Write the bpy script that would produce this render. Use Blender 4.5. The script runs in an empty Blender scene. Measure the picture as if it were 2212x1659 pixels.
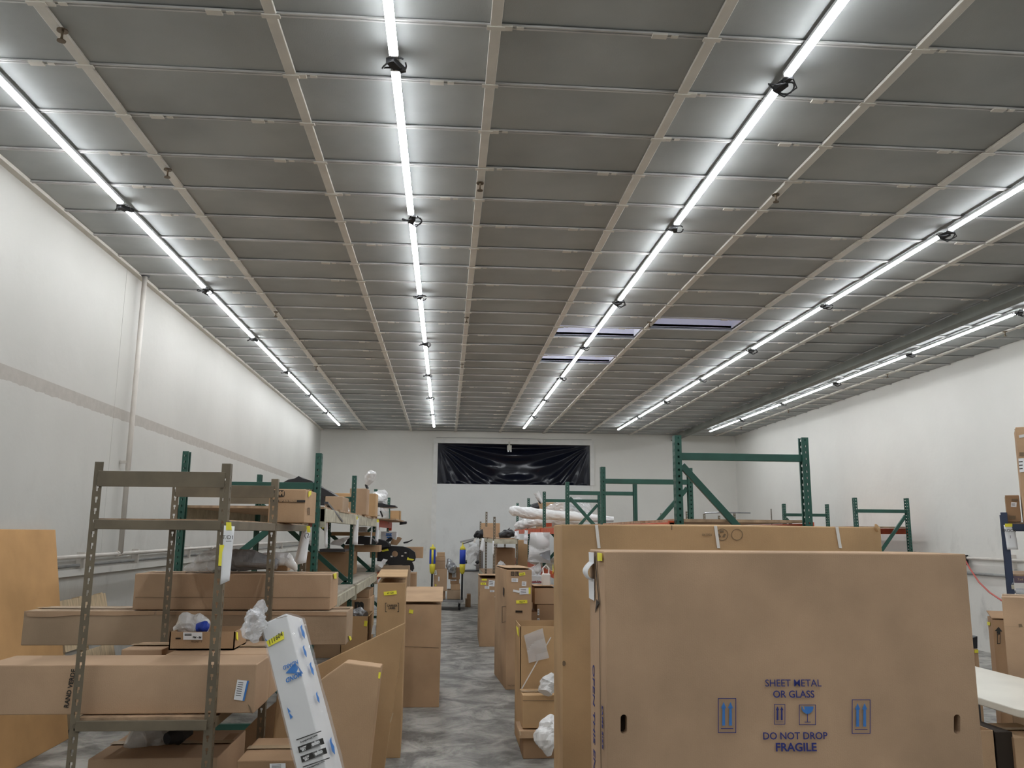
import bpy, bmesh, math, random
from mathutils import Vector, Matrix, noise
random.seed(7)
C = bpy.context.scene.collection
R_ = math.radians
# ------------------------------------------------------------------ camera
HC = 1.685                      # camera height above the floor
F_PX, YAW, PITCH, ROLL = 1801.7, 0.0768, 0.1777, 0.0080
W, H = 2212, 1659
def cam_axes():
    cy, sy, cp, sp = math.cos(YAW), math.sin(YAW), math.cos(PITCH), math.sin(PITCH)
    f = Vector((sy*cp, cy*cp, sp)); r = Vector((cy, -sy, 0)); u = r.cross(f)
    return (r*math.cos(ROLL)+u*math.sin(ROLL), -r*math.sin(ROLL)+u*math.cos(ROLL), f)
CR, CU, CF = cam_axes()
CAM = Vector((0, 0, HC))
cd = bpy.data.cameras.new('camera'); cam = bpy.data.objects.new('camera', cd); C.objects.link(cam)
cd.sensor_width = 36; cd.lens = 36*F_PX/W; cd.clip_start = .05; cd.clip_end = 100
m = Matrix((CR, CU, -CF)).transposed().to_4x4(); m.translation = CAM
cam.matrix_world = m
bpy.context.scene.camera = cam
# ------------------------------------------------------------------ world and exposure (the only light is the tube lights below)
w = bpy.data.worlds.new('world'); bpy.context.scene.world = w; w.use_nodes = True
w.node_tree.nodes['Background'].inputs[0].default_value = (.02, .02, .02, 1)
w.node_tree.nodes['Background'].inputs[1].default_value = .2
TUBE_POWER = 36.0
vs = bpy.context.scene.view_settings
vs.view_transform = 'Standard'; vs.look = 'None'; vs.gamma = 1; vs.exposure = 0.25; vs.use_curve_mapping = False
cy_ = bpy.context.scene.cycles
cy_.use_denoising = True; cy_.max_bounces = 8; cy_.diffuse_bounces = 5; cy_.transparent_max_bounces = 12
cy_.caustics_reflective = False; cy_.caustics_refractive = False; cy_.sample_clamp_indirect = 6

# ------------------------------------------------------------------ pixel <-> world helpers (2212 x 1659 frame)
def ray(px, py):
    return (CF + CR*((px-W/2)/F_PX) - CU*((py-H/2)/F_PX))
def at(px, py, Y):
    d = ray(px, py); return CAM + d*(Y/d.y)
def atz(px, py, z):
    d = ray(px, py); return CAM + d*((z-HC)/d.z)
def atx(px, py, X):
    d = ray(px, py); return CAM + d*(X/d.x)
def onplane(px, py, P, n):
    d = ray(px, py); return CAM + d*((P-CAM).dot(n)/d.dot(n))
def toview(P):
    v = P-CAM; z = v.dot(CF)
    if z < .1: return None
    return W/2+F_PX*v.dot(CR)/z, H/2-F_PX*v.dot(CU)/z

# ------------------------------------------------------------------ materials
def mat(name, col, rough=.7, metal=0, noise_amt=.0, scale=6, col2=None, bump=0, bscale=60, alpha=1, emit=None, coat=0, stretch=(1, 1, 1), spec=.5):
    mm = bpy.data.materials.new(name); mm.use_nodes = True
    nt = mm.node_tree; b = nt.nodes['Principled BSDF']
    b.inputs['Roughness'].default_value = rough; b.inputs['Metallic'].default_value = metal
    b.inputs['Specular IOR Level'].default_value = spec
    b.inputs['Base Color'].default_value = (*col, 1); b.inputs['Alpha'].default_value = alpha
    b.inputs['Coat Weight'].default_value = coat
    if emit is not None:
        b.inputs['Emission Color'].default_value = (*emit[0], 1); b.inputs['Emission Strength'].default_value = emit[1]
    if noise_amt or col2 or bump:
        tc = nt.nodes.new('ShaderNodeTexCoord'); mp = nt.nodes.new('ShaderNodeMapping'); mp.inputs['Scale'].default_value = stretch
        nt.links.new(tc.outputs['Object'], mp.inputs['Vector'])
        oi = nt.nodes.new('ShaderNodeObjectInfo'); va = nt.nodes.new('ShaderNodeVectorMath'); va.operation = 'ADD'
        ms = nt.nodes.new('ShaderNodeMath'); ms.operation = 'MULTIPLY'; ms.inputs[1].default_value = 37.0
        nt.links.new(oi.outputs['Random'], ms.inputs[0]); nt.links.new(mp.outputs[0], va.inputs[0]); nt.links.new(ms.outputs[0], va.inputs[1])
        src = va.outputs[0]
        if noise_amt or col2:
            n = nt.nodes.new('ShaderNodeTexNoise'); n.inputs['Scale'].default_value = scale; n.inputs['Detail'].default_value = 6
            nt.links.new(src, n.inputs['Vector'])
            cr = nt.nodes.new('ShaderNodeValToRGB')
            c2 = col2 or tuple(max(0, c*(1-noise_amt)) for c in col); c1 = col if col2 else tuple(min(1, c*(1+noise_amt*.5)) for c in col)
            cr.color_ramp.elements[0].position = .32; cr.color_ramp.elements[1].position = .62
            cr.color_ramp.elements[0].color = (*c2, 1); cr.color_ramp.elements[1].color = (*c1, 1)
            nt.links.new(n.outputs['Fac'], cr.inputs['Fac']); nt.links.new(cr.outputs['Color'], b.inputs['Base Color'])
        if bump:
            n2 = nt.nodes.new('ShaderNodeTexNoise'); n2.inputs['Scale'].default_value = bscale; n2.inputs['Detail'].default_value = 4
            nt.links.new(src, n2.inputs['Vector'])
            bp = nt.nodes.new('ShaderNodeBump'); bp.inputs['Strength'].default_value = bump; bp.inputs['Distance'].default_value = .01
            nt.links.new(n2.outputs['Fac'], bp.inputs['Height']); nt.links.new(bp.outputs['Normal'], b.inputs['Normal'])
    return mm
def cardboard(name, col, var=.17):
    """kraft board: cloudy tone, fine fibre, faint corrugation relief, a few scuffs"""
    mm = mat(name, col, rough=.85, noise_amt=var, scale=2.2, spec=.2)
    nt = mm.node_tree; b = nt.nodes['Principled BSDF']
    tc = nt.nodes.new('ShaderNodeTexCoord')
    wv = nt.nodes.new('ShaderNodeTexWave'); wv.bands_direction = 'X'; wv.inputs['Scale'].default_value = 38; wv.inputs['Distortion'].default_value = .4
    nt.links.new(tc.outputs['Object'], wv.inputs['Vector'])
    n = nt.nodes.new('ShaderNodeTexNoise'); n.inputs['Scale'].default_value = 260; n.inputs['Detail'].default_value = 3
    nt.links.new(tc.outputs['Object'], n.inputs['Vector'])
    big = nt.nodes.new('ShaderNodeTexNoise'); big.inputs['Scale'].default_value = 4; big.inputs['Detail'].default_value = 3
    nt.links.new(tc.outputs['Object'], big.inputs['Vector'])
    a1 = nt.nodes.new('ShaderNodeMath'); a1.operation = 'MULTIPLY_ADD'; a1.inputs[1].default_value = .10
    nt.links.new(wv.outputs['Fac'], a1.inputs[0]); nt.links.new(n.outputs['Fac'], a1.inputs[2])
    a2 = nt.nodes.new('ShaderNodeMath'); a2.operation = 'MULTIPLY_ADD'; a2.inputs[1].default_value = 2.5
    nt.links.new(big.outputs['Fac'], a2.inputs[0]); nt.links.new(a1.outputs[0], a2.inputs[2])
    bp = nt.nodes.new('ShaderNodeBump'); bp.inputs['Strength'].default_value = .18; bp.inputs['Distance'].default_value = .006
    nt.links.new(a2.outputs[0], bp.inputs['Height']); nt.links.new(bp.outputs['Normal'], b.inputs['Normal'])
    return mm
M = {}
M['card'] = cardboard('cardboard', (.50, .335, .205))
M['card_pink'] = cardboard('cardboard_pinkish', (.49, .335, .218))
M['card_dark'] = cardboard('cardboard_dark', (.38, .24, .14))
M['card_gold'] = cardboard('cardboard_golden', (.51, .335, .18))
M['card_orange'] = cardboard('hardboard_orange', (.60, .35, .155), .14)
M['card_grey'] = cardboard('cardboard_greyish', (.43, .315, .215))
M['green'] = mat('green_rack_paint', (.020, .088, .066), .42, noise_amt=.18, scale=5)
M['tan'] = mat('olive_tan_shelf_paint', (.165, .135, .092), .45, noise_amt=.22, scale=7)
M['orange'] = mat('orange_beam_paint', (.62, .10, .035), .5, noise_amt=.2, scale=5)
M['cream'] = mat('cream_beam_paint', (.56, .53, .41), .55, col2=(.34, .31, .23), scale=9)
M['particle'] = mat('particle_board', (.44, .30, .19), .8, noise_amt=.3, scale=14, bump=.2, bscale=120)
M['grey_board'] = mat('grey_shelf_board', (.42, .38, .31), .7, noise_amt=.2, scale=5)
M['wood'] = mat('pale_pallet_wood', (.60, .46, .29), .8, noise_amt=.25, scale=5, stretch=(1, 8, 1), bump=.3, bscale=40)
M['paper'] = mat('white_paper', (.86, .87, .89), .8, noise_amt=.02)
M['tapeyellow'] = mat('yellow_tape', (.95, .87, .07), .55, noise_amt=.06)
M['tape'] = mat('clear_packing_tape', (.46, .34, .22), .25, noise_amt=.05, spec=.6)
M['strap'] = mat('white_strap', (.80, .78, .74), .5)
M['blue_ink'] = mat('blue_ink', (.025, .035, .20), .8)
M['blue_print'] = mat('bright_blue_print', (.05, .20, .55), .6)
M['black_ink'] = mat('black_ink', (.03, .028, .025), .8)
M['red_ink'] = mat('red_ink', (.30, .02, .03), .8)
M['faint_ink'] = mat('faint_brown_print', (.20, .14, .085), .85)
M['black'] = mat('black_plastic', (.012, .012, .015), .42, bump=.1, bscale=30)
M['rubber'] = mat('black_rubber', (.02, .02, .022), .7)
M['hole'] = mat('opening_shade', (.03, .02, .013), .95)  # near-black colour stands in for the shade inside holes and openings
M['steel'] = mat('grey_steel', (.42, .42, .43), .35, .8, noise_amt=.1)
M['alu'] = mat('aluminium_housing', (.55, .55, .56), .4, .6)
M['bronze'] = mat('dull_brass', (.16, .12, .08), .4, .8)
M['white_paint'] = mat('white_paint', (.74, .73, .70), .5, noise_amt=.06)
M['white_box'] = mat('white_carton', (.74, .74, .74), .7, noise_amt=.04)
M['blue'] = mat('blue_vinyl', (.012, .05, .42), .5)
M['yellow'] = mat('yellow_plastic', (.72, .62, .05), .5, noise_amt=.1)
M['navy'] = mat('navy_rack_paint', (.03, .045, .09), .45, noise_amt=.1)
M['purple'] = mat('purple_brown_beam', (.14, .10, .13), .5, noise_amt=.2)
M['redcord'] = mat('red_cord', (.55, .12, .10), .5)
M['grey_metal'] = mat('dark_grey_metal', (.10, .105, .12), .3, .5)
M['rail'] = mat('beige_ceiling_rail', (.66, .625, .56), .55, noise_amt=.06)
M['crossrail'] = mat('grey_cross_rail', (.56, .555, .54), .5, .1, noise_amt=.22, scale=3)
M['well'] = mat('skylight_well_white', (.86, .87, .93), .8)
M['skylight'] = mat('dusk_skylight_dome', (.7, .72, .8), .5, emit=((.62, .66, .88), .55))
M['beam'] = mat('green_grey_girder_paint', (.17, .175, .15), .6, noise_amt=.3, scale=1.2)
M['pipe'] = mat('painted_pipe', (.62, .58, .53), .5, noise_amt=.08)
M['greyrail'] = mat('grey_wall_rail', (.27, .27, .26), .6, noise_amt=.2)
M['tabletop'] = mat('white_table_laminate', (.80, .77, .68), .35, noise_amt=.05, scale=3)
M['tube'] = mat('tube_diffuser', (.9, .9, .9), .4, emit=((.93, .965, 1.0), TUBE_POWER))
M['beige_fixture'] = mat('beige_fixture', (.55, .53, .47), .5)
def tile_mat():
    mm = mat('ceiling_tile', (.405, .42, .412), .8, noise_amt=.14, scale=1.3, spec=.12)
    nt = mm.node_tree; b = nt.nodes['Principled BSDF']
    tc = nt.nodes.new('ShaderNodeTexCoord'); mp = nt.nodes.new('ShaderNodeMapping'); mp.inputs['Scale'].default_value = (220, 60, 60)
    n = nt.nodes.new('ShaderNodeTexNoise'); n.inputs['Scale'].default_value = 1; n.inputs['Detail'].default_value = 2
    bp = nt.nodes.new('ShaderNodeBump'); bp.inputs['Strength'].default_value = .25; bp.inputs['Distance'].default_value = .002
    nt.links.new(tc.outputs['Object'], mp.inputs[0]); nt.links.new(mp.outputs[0], n.inputs['Vector']); nt.links.new(n.outputs['Fac'], bp.inputs['Height']); nt.links.new(bp.outputs['Normal'], b.inputs['Normal'])
    return mm
M['tile'] = tile_mat()
def wall_mat(name, base=(.76, .745, .70), stripe=None, low=.28):
    """off-white painted plaster with dirt low down; 'stripe' = (z0, z1, y1) bare concrete band"""
    mm = bpy.data.materials.new(name); mm.use_nodes = True; nt = mm.node_tree; L = nt.links.new; N = nt.nodes.new
    b = nt.nodes['Principled BSDF']; b.inputs['Roughness'].default_value = .6; b.inputs['Specular IOR Level'].default_value = .3
    tc = N('ShaderNodeTexCoord'); sx = N('ShaderNodeSeparateXYZ'); L(tc.outputs['Object'], sx.inputs[0])
    n1 = N('ShaderNodeTexNoise'); n1.inputs['Scale'].default_value = .7; n1.inputs['Detail'].default_value = 7; L(tc.outputs['Object'], n1.inputs['Vector'])
    r1 = N('ShaderNodeValToRGB'); r1.color_ramp.elements[0].position = .3; r1.color_ramp.elements[1].position = .6
    r1.color_ramp.elements[0].color = (*[c*.93 for c in base], 1); r1.color_ramp.elements[1].color = (*base, 1); L(n1.outputs['Fac'], r1.inputs['Fac'])
    # scuffs / drips: vertical stretched noise, only in the lower wall
    mp = N('ShaderNodeMapping'); mp.inputs['Scale'].default_value = (1.6, 1.6, .9); L(tc.outputs['Object'], mp.inputs[0])
    n2 = N('ShaderNodeTexNoise'); n2.inputs['Scale'].default_value = 1.6; n2.inputs['Detail'].default_value = 8; n2.inputs['Roughness'].default_value = .65; L(mp.outputs[0], n2.inputs['Vector'])
    r2 = N('ShaderNodeValToRGB'); r2.color_ramp.elements[0].position = .54; r2.color_ramp.elements[1].position = .95; L(n2.outputs['Fac'], r2.inputs['Fac'])
    mr = N('ShaderNodeMapRange'); mr.inputs['From Min'].default_value = 2.5; mr.inputs['From Max'].default_value = .6; L(sx.outputs['Z'], mr.inputs['Value'])
    mu = N('ShaderNodeMath'); mu.operation = 'MULTIPLY'; L(r2.outputs['Color'], mu.inputs[0]); L(mr.outputs[0], mu.inputs[1])
    mx = N('ShaderNodeMixRGB'); mx.inputs['Color2'].default_value = (low, low*.95, low*.86, 1); L(r1.outputs['Color'], mx.inputs['Color1']); L(mu.outputs[0], mx.inputs['Fac'])
    out = mx.outputs[0]
    # small dark specks
    v = N('ShaderNodeTexVoronoi'); v.inputs['Scale'].default_value = 1.1; L(tc.outputs['Object'], v.inputs['Vector'])
    lt = N('ShaderNodeMath'); lt.operation = 'LESS_THAN'; lt.inputs[1].default_value = .018; L(v.outputs['Distance'], lt.inputs[0])
    m3 = N('ShaderNodeMixRGB'); m3.inputs['Color2'].default_value = (.3, .28, .25, 1); L(out, m3.inputs['Color1']); L(lt.outputs[0], m3.inputs['Fac']); out = m3.outputs[0]
    if stripe:
        z0, z1, y1 = stripe
        n3 = N('ShaderNodeTexNoise'); n3.inputs['Scale'].default_value = 9; n3.inputs['Detail'].default_value = 5; L(tc.outputs['Object'], n3.inputs['Vector'])
        ad = N('ShaderNodeMath'); ad.operation = 'MULTIPLY_ADD'; ad.inputs[1].default_value = .045; L(n3.outputs['Fac'], ad.inputs[0]); L(sx.outputs['Z'], ad.inputs[2])
        g = N('ShaderNodeMath'); g.operation = 'GREATER_THAN'; g.inputs[1].default_value = z0+.022; L(ad.outputs[0], g.inputs[0])
        l = N('ShaderNodeMath'); l.operation = 'LESS_THAN'; l.inputs[1].default_value = z1; L(sx.outputs['Z'], l.inputs[0])
        y = N('ShaderNodeMapRange'); y.inputs['From Min'].default_value = y1; y.inputs['From Max'].default_value = y1-3; L(sx.outputs['Y'], y.inputs['Value'])
        a = N('ShaderNodeMath'); a.operation = 'MULTIPLY'; L(g.outputs[0], a.inputs[0]); L(l.outputs[0], a.inputs[1])
        a2 = N('ShaderNodeMath'); a2.operation = 'MULTIPLY'; L(a.outputs[0], a2.inputs[0]); L(y.outputs[0], a2.inputs[1])
        n4 = N('ShaderNodeTexNoise'); n4.inputs['Scale'].default_value = 14; n4.inputs['Detail'].default_value = 6; L(tc.outputs['Object'], n4.inputs['Vector'])
        r4 = N('ShaderNodeValToRGB'); r4.color_ramp.elements[0].color = (.38, .35, .31, 1); r4.color_ramp.elements[1].color = (.50, .465, .42, 1); L(n4.outputs['Fac'], r4.inputs['Fac'])
        m4 = N('ShaderNodeMixRGB'); L(out, m4.inputs['Color1']); L(r4.outputs['Color'], m4.inputs['Color2']); L(a2.outputs[0], m4.inputs['Fac']); out = m4.outputs[0]
    L(out, b.inputs['Base Color'])
    n5 = N('ShaderNodeTexNoise'); n5.inputs['Scale'].default_value = 5; n5.inputs['Detail'].default_value = 8; L(tc.outputs['Object'], n5.inputs['Vector'])
    bp = N('ShaderNodeBump'); bp.inputs['Strength'].default_value = .25; bp.inputs['Distance'].default_value = .02; L(n5.outputs['Fac'], bp.inputs['Height']); L(bp.outputs['Normal'], b.inputs['Normal'])
    return mm
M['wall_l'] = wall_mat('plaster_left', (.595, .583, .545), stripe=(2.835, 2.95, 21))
M['wall'] = wall_mat('plaster')
M['wall_blue'] = wall_mat('plaster_cool', (.76, .765, .75))
def floor_mat():
    mm = bpy.data.materials.new('concrete_floor'); mm.use_nodes = True; nt = mm.node_tree; L = nt.links.new; N = nt.nodes.new
    b = nt.nodes['Principled BSDF']; b.inputs['Roughness'].default_value = .5
    tc = N('ShaderNodeTexCoord')
    n = N('ShaderNodeTexNoise'); n.inputs['Scale'].default_value = 2.6; n.inputs['Detail'].default_value = 12; n.inputs['Roughness'].default_value = .68; n.inputs['Distortion'].default_value = .6; L(tc.outputs['Object'], n.inputs['Vector'])
    r = N('ShaderNodeValToRGB'); e = r.color_ramp.elements; e[0].position = .40; e[0].color = (.15, .144, .132, 1); e[1].position = .60; e[1].color = (.50, .485, .445, 1)
    L(n.outputs['Fac'], r.inputs['Fac'])
    n2 = N('ShaderNodeTexNoise'); n2.inputs['Scale'].default_value = 6; n2.inputs['Detail'].default_value = 8; L(tc.outputs['Object'], n2.inputs['Vector'])
    r2 = N('ShaderNodeValToRGB'); r2.color_ramp.elements[0].position = .56; r2.color_ramp.elements[1].position = .74; L(n2.outputs['Fac'], r2.inputs['Fac'])
    mx = N('ShaderNodeMixRGB'); mx.inputs['Color2'].default_value = (.38, .37, .35, 1); L(r.outputs['Color'], mx.inputs['Color1'])
    mm2 = N('ShaderNodeMath'); mm2.operation = 'MULTIPLY'; mm2.inputs[1].default_value = .5; L(r2.outputs['Color'], mm2.inputs[0]); L(mm2.outputs[0], mx.inputs['Fac'])
    n3 = N('ShaderNodeTexNoise'); n3.inputs['Scale'].default_value = 70; n3.inputs['Detail'].default_value = 2; L(tc.outputs['Object'], n3.inputs['Vector'])
    mx2 = N('ShaderNodeMixRGB'); mx2.blend_type = 'MULTIPLY'; mx2.inputs['Fac'].default_value = .35; L(mx.outputs[0], mx2.inputs['Color1']); L(n3.outputs['Color'], mx2.inputs['Color2'])
    L(mx2.outputs[0], b.inputs['Base Color'])
    rr = N('ShaderNodeMapRange'); rr.inputs['To Min'].default_value = .38; rr.inputs['To Max'].default_value = .7; L(n.outputs['Fac'], rr.inputs['Value']); L(rr.outputs[0], b.inputs['Roughness'])
    bp = N('ShaderNodeBump'); bp.inputs['Strength'].default_value = .15; bp.inputs['Distance'].default_value = .01; L(n3.outputs['Fac'], bp.inputs['Height']); L(bp.outputs['Normal'], b.inputs['Normal'])
    return mm
M['floor'] = floor_mat()
def plastic(name, col, alpha, rough=.18, bump=.5, bscale=14):
    """thin translucent film: part see-through, part milky, glossy creases"""
    mm = mat(name, col, rough, bump=bump, bscale=bscale, alpha=alpha, spec=.8)
    mm.node_tree.nodes['Principled BSDF'].inputs['Coat Weight'].default_value = .5
    return mm
M['film'] = plastic('clear_film', (.80, .81, .83), .38)
M['film_white'] = plastic('milky_film', (.80, .80, .80), .82, .3)
M['film_grey'] = plastic('grey_film', (.30, .31, .33), .9, .22)
M['foam'] = mat('white_foam_wrap', (.82, .82, .82), .45, bump=.5, bscale=12, noise_amt=.05)
M['sheet'] = mat('black_plastic_sheet', (.0035, .005, .013), .20, bump=.12, bscale=7, spec=.32)

# ------------------------------------------------------------------ mesh builder
class MB:
    def __init__(s): s.v = []; s.f = []
    def add(s, vs, fs):
        o = len(s.v); s.v += [Vector(p) for p in vs]; s.f += [tuple(i+o for i in f) for f in fs]; return s
    def prism(s, a, b):
        """a, b: matching rings of points, closed and capped"""
        n = len(a); s.add(list(a)+list(b), [(i, (i+1) % n, (i+1) % n+n, i+n) for i in range(n)]+[tuple(range(n-1, -1, -1)), tuple(range(n, 2*n))]); return s
    def box(s, c, d, R=None):
        c = Vector(c); R = R or Matrix.Identity(3); x, y, z = d[0]/2, d[1]/2, d[2]/2
        P = [c+R@Vector(p) for p in ((-x, -y, -z), (x, -y, -z), (x, y, -z), (-x, y, -z), (-x, -y, z), (x, -y, z), (x, y, z), (-x, y, z))]
        return s.add(P, [(0, 3, 2, 1), (4, 5, 6, 7), (0, 1, 5, 4), (1, 2, 6, 5), (2, 3, 7, 6), (3, 0, 4, 7)])
    def bar(s, p, q, w, h, up=(0, 0, 1)):
        p = Vector(p); q = Vector(q); d = (q-p).normalized(); u = Vector(up)
        a = d.cross(u)
        a = a.normalized() if a.length > 1e-4 else Vector((1, 0, 0)); b = a.cross(d)
        ring = lambda c: [c-a*w/2-b*h/2, c+a*w/2-b*h/2, c+a*w/2+b*h/2, c-a*w/2+b*h/2]
        return s.prism(ring(p), ring(q))
    def tube(s, pts, r, n=8):
        pts = [Vector(p) for p in pts]; rings = []; prev = None
        for i, p in enumerate(pts):
            d = (pts[min(i+1, len(pts)-1)]-pts[max(i-1, 0)]).normalized()
            a = (prev-d*prev.dot(d)) if prev else d.orthogonal()
            if a.length < 1e-5: a = d.orthogonal()
            a.normalize(); prev = a; b = d.cross(a); rr = r[i] if isinstance(r, (list, tuple)) else r
            rings.append([p+(a*math.cos(t)+b*math.sin(t))*rr for t in [2*math.pi*k/n for k in range(n)]])
        o = []; f = []
        for q in rings: o += q
        for i in range(len(rings)-1):
            for k in range(n): f.append((i*n+k, i*n+(k+1) % n, (i+1)*n+(k+1) % n, (i+1)*n+k))
        f += [tuple(range(n-1, -1, -1)), tuple(range(len(o)-n, len(o)))]
        return s.add(o, f)
    def build(s, name, m_, parent=None, smooth=False, bevel=0, solid=0):
        org = parent_origin(parent)
        me = bpy.data.meshes.new(name); me.from_pydata([p-org for p in s.v], [], s.f); me.update()
        bm = bmesh.new(); bm.from_mesh(me); bmesh.ops.recalc_face_normals(bm, faces=bm.faces)
        if bevel:
            bmesh.ops.bevel(bm, geom=[e for e in bm.edges], offset=bevel, segments=2, affect='EDGES', profile=.5)
        bm.to_mesh(me); bm.free()
        if smooth:
            me.polygons.foreach_set('use_smooth', [True]*len(me.polygons))
        me.materials.append(M[m_] if isinstance(m_, str) else m_)
        o = bpy.data.objects.new(name, me); C.objects.link(o); o.parent = parent
        if solid:
            md = o.modifiers.new('solid', 'SOLIDIFY'); md.thickness = solid; md.offset = 0
        return o
def parent_origin(p):
    o = Vector((0, 0, 0))
    while p is not None: o = o+p.location; p = p.parent
    return o
def tagit(o, label, cat, group=None):
    o['label'] = label; o['category'] = cat
    if group: o['group'] = group
    return o
def thing(name, label, cat, loc, group=None):
    o = bpy.data.objects.new(name, None); C.objects.link(o); o.location = loc; o.empty_display_size = .1
    return tagit(o, label, cat, group)
def struct(o): o['kind'] = 'structure'; return o
def recenter(o):
    """put a parentless mesh's origin at the middle of its base"""
    me = o.data; xs = [v.co for v in me.vertices]
    lo = Vector([min(p[i] for p in xs) for i in range(3)]); hi = Vector([max(p[i] for p in xs) for i in range(3)])
    c = Vector(((lo.x+hi.x)/2, (lo.y+hi.y)/2, lo.z)); me.transform(Matrix.Translation(-c)); o.location = o.location+c; return o
def text(body, P, right, up, height, m_, parent=None, bold=0, name='lettering', sx=1.0, italic=0, align='CENTER'):
    right = right.normalized(); up = up.normalized(); n = right.cross(up).normalized()
    cu = bpy.data.curves.new(name, 'FONT'); cu.body = body; cu.size = height/.70; cu.align_x = align; cu.align_y = 'CENTER'
    cu.extrude = .0004; cu.offset = bold; cu.resolution_u = 3; cu.shear = italic; cu.space_line = .9
    cu.materials.append(M[m_]); o = bpy.data.objects.new(name, cu); C.objects.link(o)
    mw = Matrix((right, up, n)).transposed().to_4x4() @ Matrix.Diagonal((sx, 1, 1, 1))
    mw.translation = P + n*.0015 - parent_origin(parent)
    o.parent = parent; o.matrix_local = mw
    return o

# ------------------------------------------------------------------ the room
ZC = 4.452; XL, XR, YB, YF = -3.447, 8.108, 22.95, -5.0
X0, DX, NB = -2.222, 1.2192, 10
Y0, DY = 4.180, .6070
def plane(name, pts, m_): return struct(MB().add(pts, [tuple(range(len(pts)))]).build(name, m_))
fl = MB().box(((XL+XR)/2, (YB+YF)/2, -.05), (XR-XL+.4, YB-YF+.4, .1)).build('floor', 'floor'); struct(fl)
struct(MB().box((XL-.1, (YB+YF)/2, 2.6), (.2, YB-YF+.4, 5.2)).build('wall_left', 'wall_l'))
struct(MB().box((XR+.1, (YB+YF)/2, 2.6), (.2, YB-YF+.4, 5.2)).build('wall_right', 'wall'))
struct(MB().box(((XL+XR)/2, YF-.1, 2.7), (XR-XL, .2, 5.4)).build('wall_front', 'wall'))
# back wall around the window opening
WX0, WX1, WZ0, WZ1 = -.262, 3.955, 3.012, 4.125
bw = MB()
bw.box(((XL+WX0)/2, YB+.1, 2.7), (WX0-XL, .2, 5.4)); bw.box(((XR+WX1)/2, YB+.1, 2.7), (XR-WX1, .2, 5.4))
bw.box(((WX0+WX1)/2, YB+.1, (5.4+WZ1)/2), (WX1-WX0, .2, 5.4-WZ1))
wb = struct(bw.build('wall_back', 'wall'))
MB().box(((WX0+WX1)/2, YB+.1, WZ0/2), (WX1-WX0, .2, WZ0)).build('infill_panel', 'wall_blue', wb)
win = struct(MB().box(((WX0+WX1)/2, YB+.17, (WZ0+WZ1)/2), (WX1-WX0, .02, WZ1-WZ0)).build('window_1', 'black'))
fr = MB().box(((WX0+WX1)/2, YB-.02, WZ1+.055), (WX1-WX0+.22, .06, .11)).build('frame_head', 'white_paint', win)
MB().box((WX0-.055, YB-.02, (WZ0+WZ1)/2), (.11, .06, WZ1-WZ0)).build('frame_jamb', 'white_paint', win)
MB().box((WX1+.055, YB-.02, (WZ0+WZ1)/2), (.11, .06, WZ1-WZ0)).build('frame_jamb', 'white_paint', win)
struct(MB().box((WX0-.07, YB-.012, WZ0/2), (.13, .024, WZ0)).build('trim_1', 'white_paint'))
struct(MB().box((WX1+.05, YB-.006, WZ0/2), (.05, .012, WZ0)).build('trim_2', 'white_paint'))
struct(MB().box((XL+.0015, 8.90, 2.95), (.003, .13, 3.0)).build('trim_4', 'wall_l'))
struct(MB().box((XL+.02, (7.9+11.5)/2, .09), (.04, 3.6, .18)).build('baseboard_left', 'rubber'))
# black plastic sheet hung in the window, sagging folds from both top corners
sh = MB(); NX, NZ = 150, 56; vs_ = []
wX, wZ = WX1-WX0, WZ1-WZ0
for j in range(NZ+1):
    for i in range(NX+1):
        u, v = i/NX, j/NZ
        x = u*wX; z = v*wZ
        dl = math.hypot(x, wZ-z)+.05; dr = math.hypot(wX-x, wZ-z)+.05
        al = math.atan2(wZ-z, x+.02); ar = math.atan2(wZ-z, wX-x+.02)
        fl_ = math.sin(al*26+.7*math.sin(al*9))*min(1, dl/1.2)*math.exp(-max(0, dl-2.1)*.9)
        fr_ = math.sin(ar*24+.9*math.sin(ar*7))*min(1, dr/1.2)*math.exp(-max(0, dr-2.1)*.9)
        sag = math.sin((1-v)*19 + 7.0*(u-.5)**2*4)*math.exp(-((u-.5)/.24)**2)*.8*(1 - .5*v)
        y = YB+.075 + .030*(fl_+fr_+sag) + .012*noise.noise(Vector((x*3, z*3, 1)))
        edge = min(1, min(u, 1-u, v, 1-v)*14)
        vs_.append(Vector((WX0+x, YB+.06+(y-YB-.06)*edge, WZ0+z)))
fs_ = [(j*(NX+1)+i, j*(NX+1)+i+1, (j+1)*(NX+1)+i+1, (j+1)*(NX+1)+i) for j in range(NZ) for i in range(NX)]
o = sh.add(vs_, fs_).build('plastic_sheet', 'sheet', smooth=True)
tagit(recenter(o), 'wrinkled black plastic sheet covering the high window on the back wall', 'plastic sheet')
P = at(1100, 968, YB-.05)
t = thing('floodlight', 'small beige floodlight hanging at the top of the black sheeted window', 'floodlight', P)
MB().box(P+Vector((0, -.03, .0)), (.12, .10, .14)).build('lamp_head', 'beige_fixture', t, bevel=.006)
MB().box(P+Vector((0, 0, .12)), (.05, .05, .12)).build('bracket', 'beige_fixture', t)
MB().tube([P+Vector((-.03, -.06, -.06)), P+Vector((-.03, -.06, -.11))], .022).build('bulb', 'paper', t)
MB().tube([P+Vector((.04, -.06, -.06)), P+Vector((.04, -.06, -.11))], .022).build('bulb', 'paper', t)
# drywall joint lines of the back wall above the window
struct(MB().box(((WX0+WX1)/2, YB-.004, ZC-.17), (WX1-WX0+.1, .008, .012)).build('trim_3', 'greyrail'))
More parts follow.
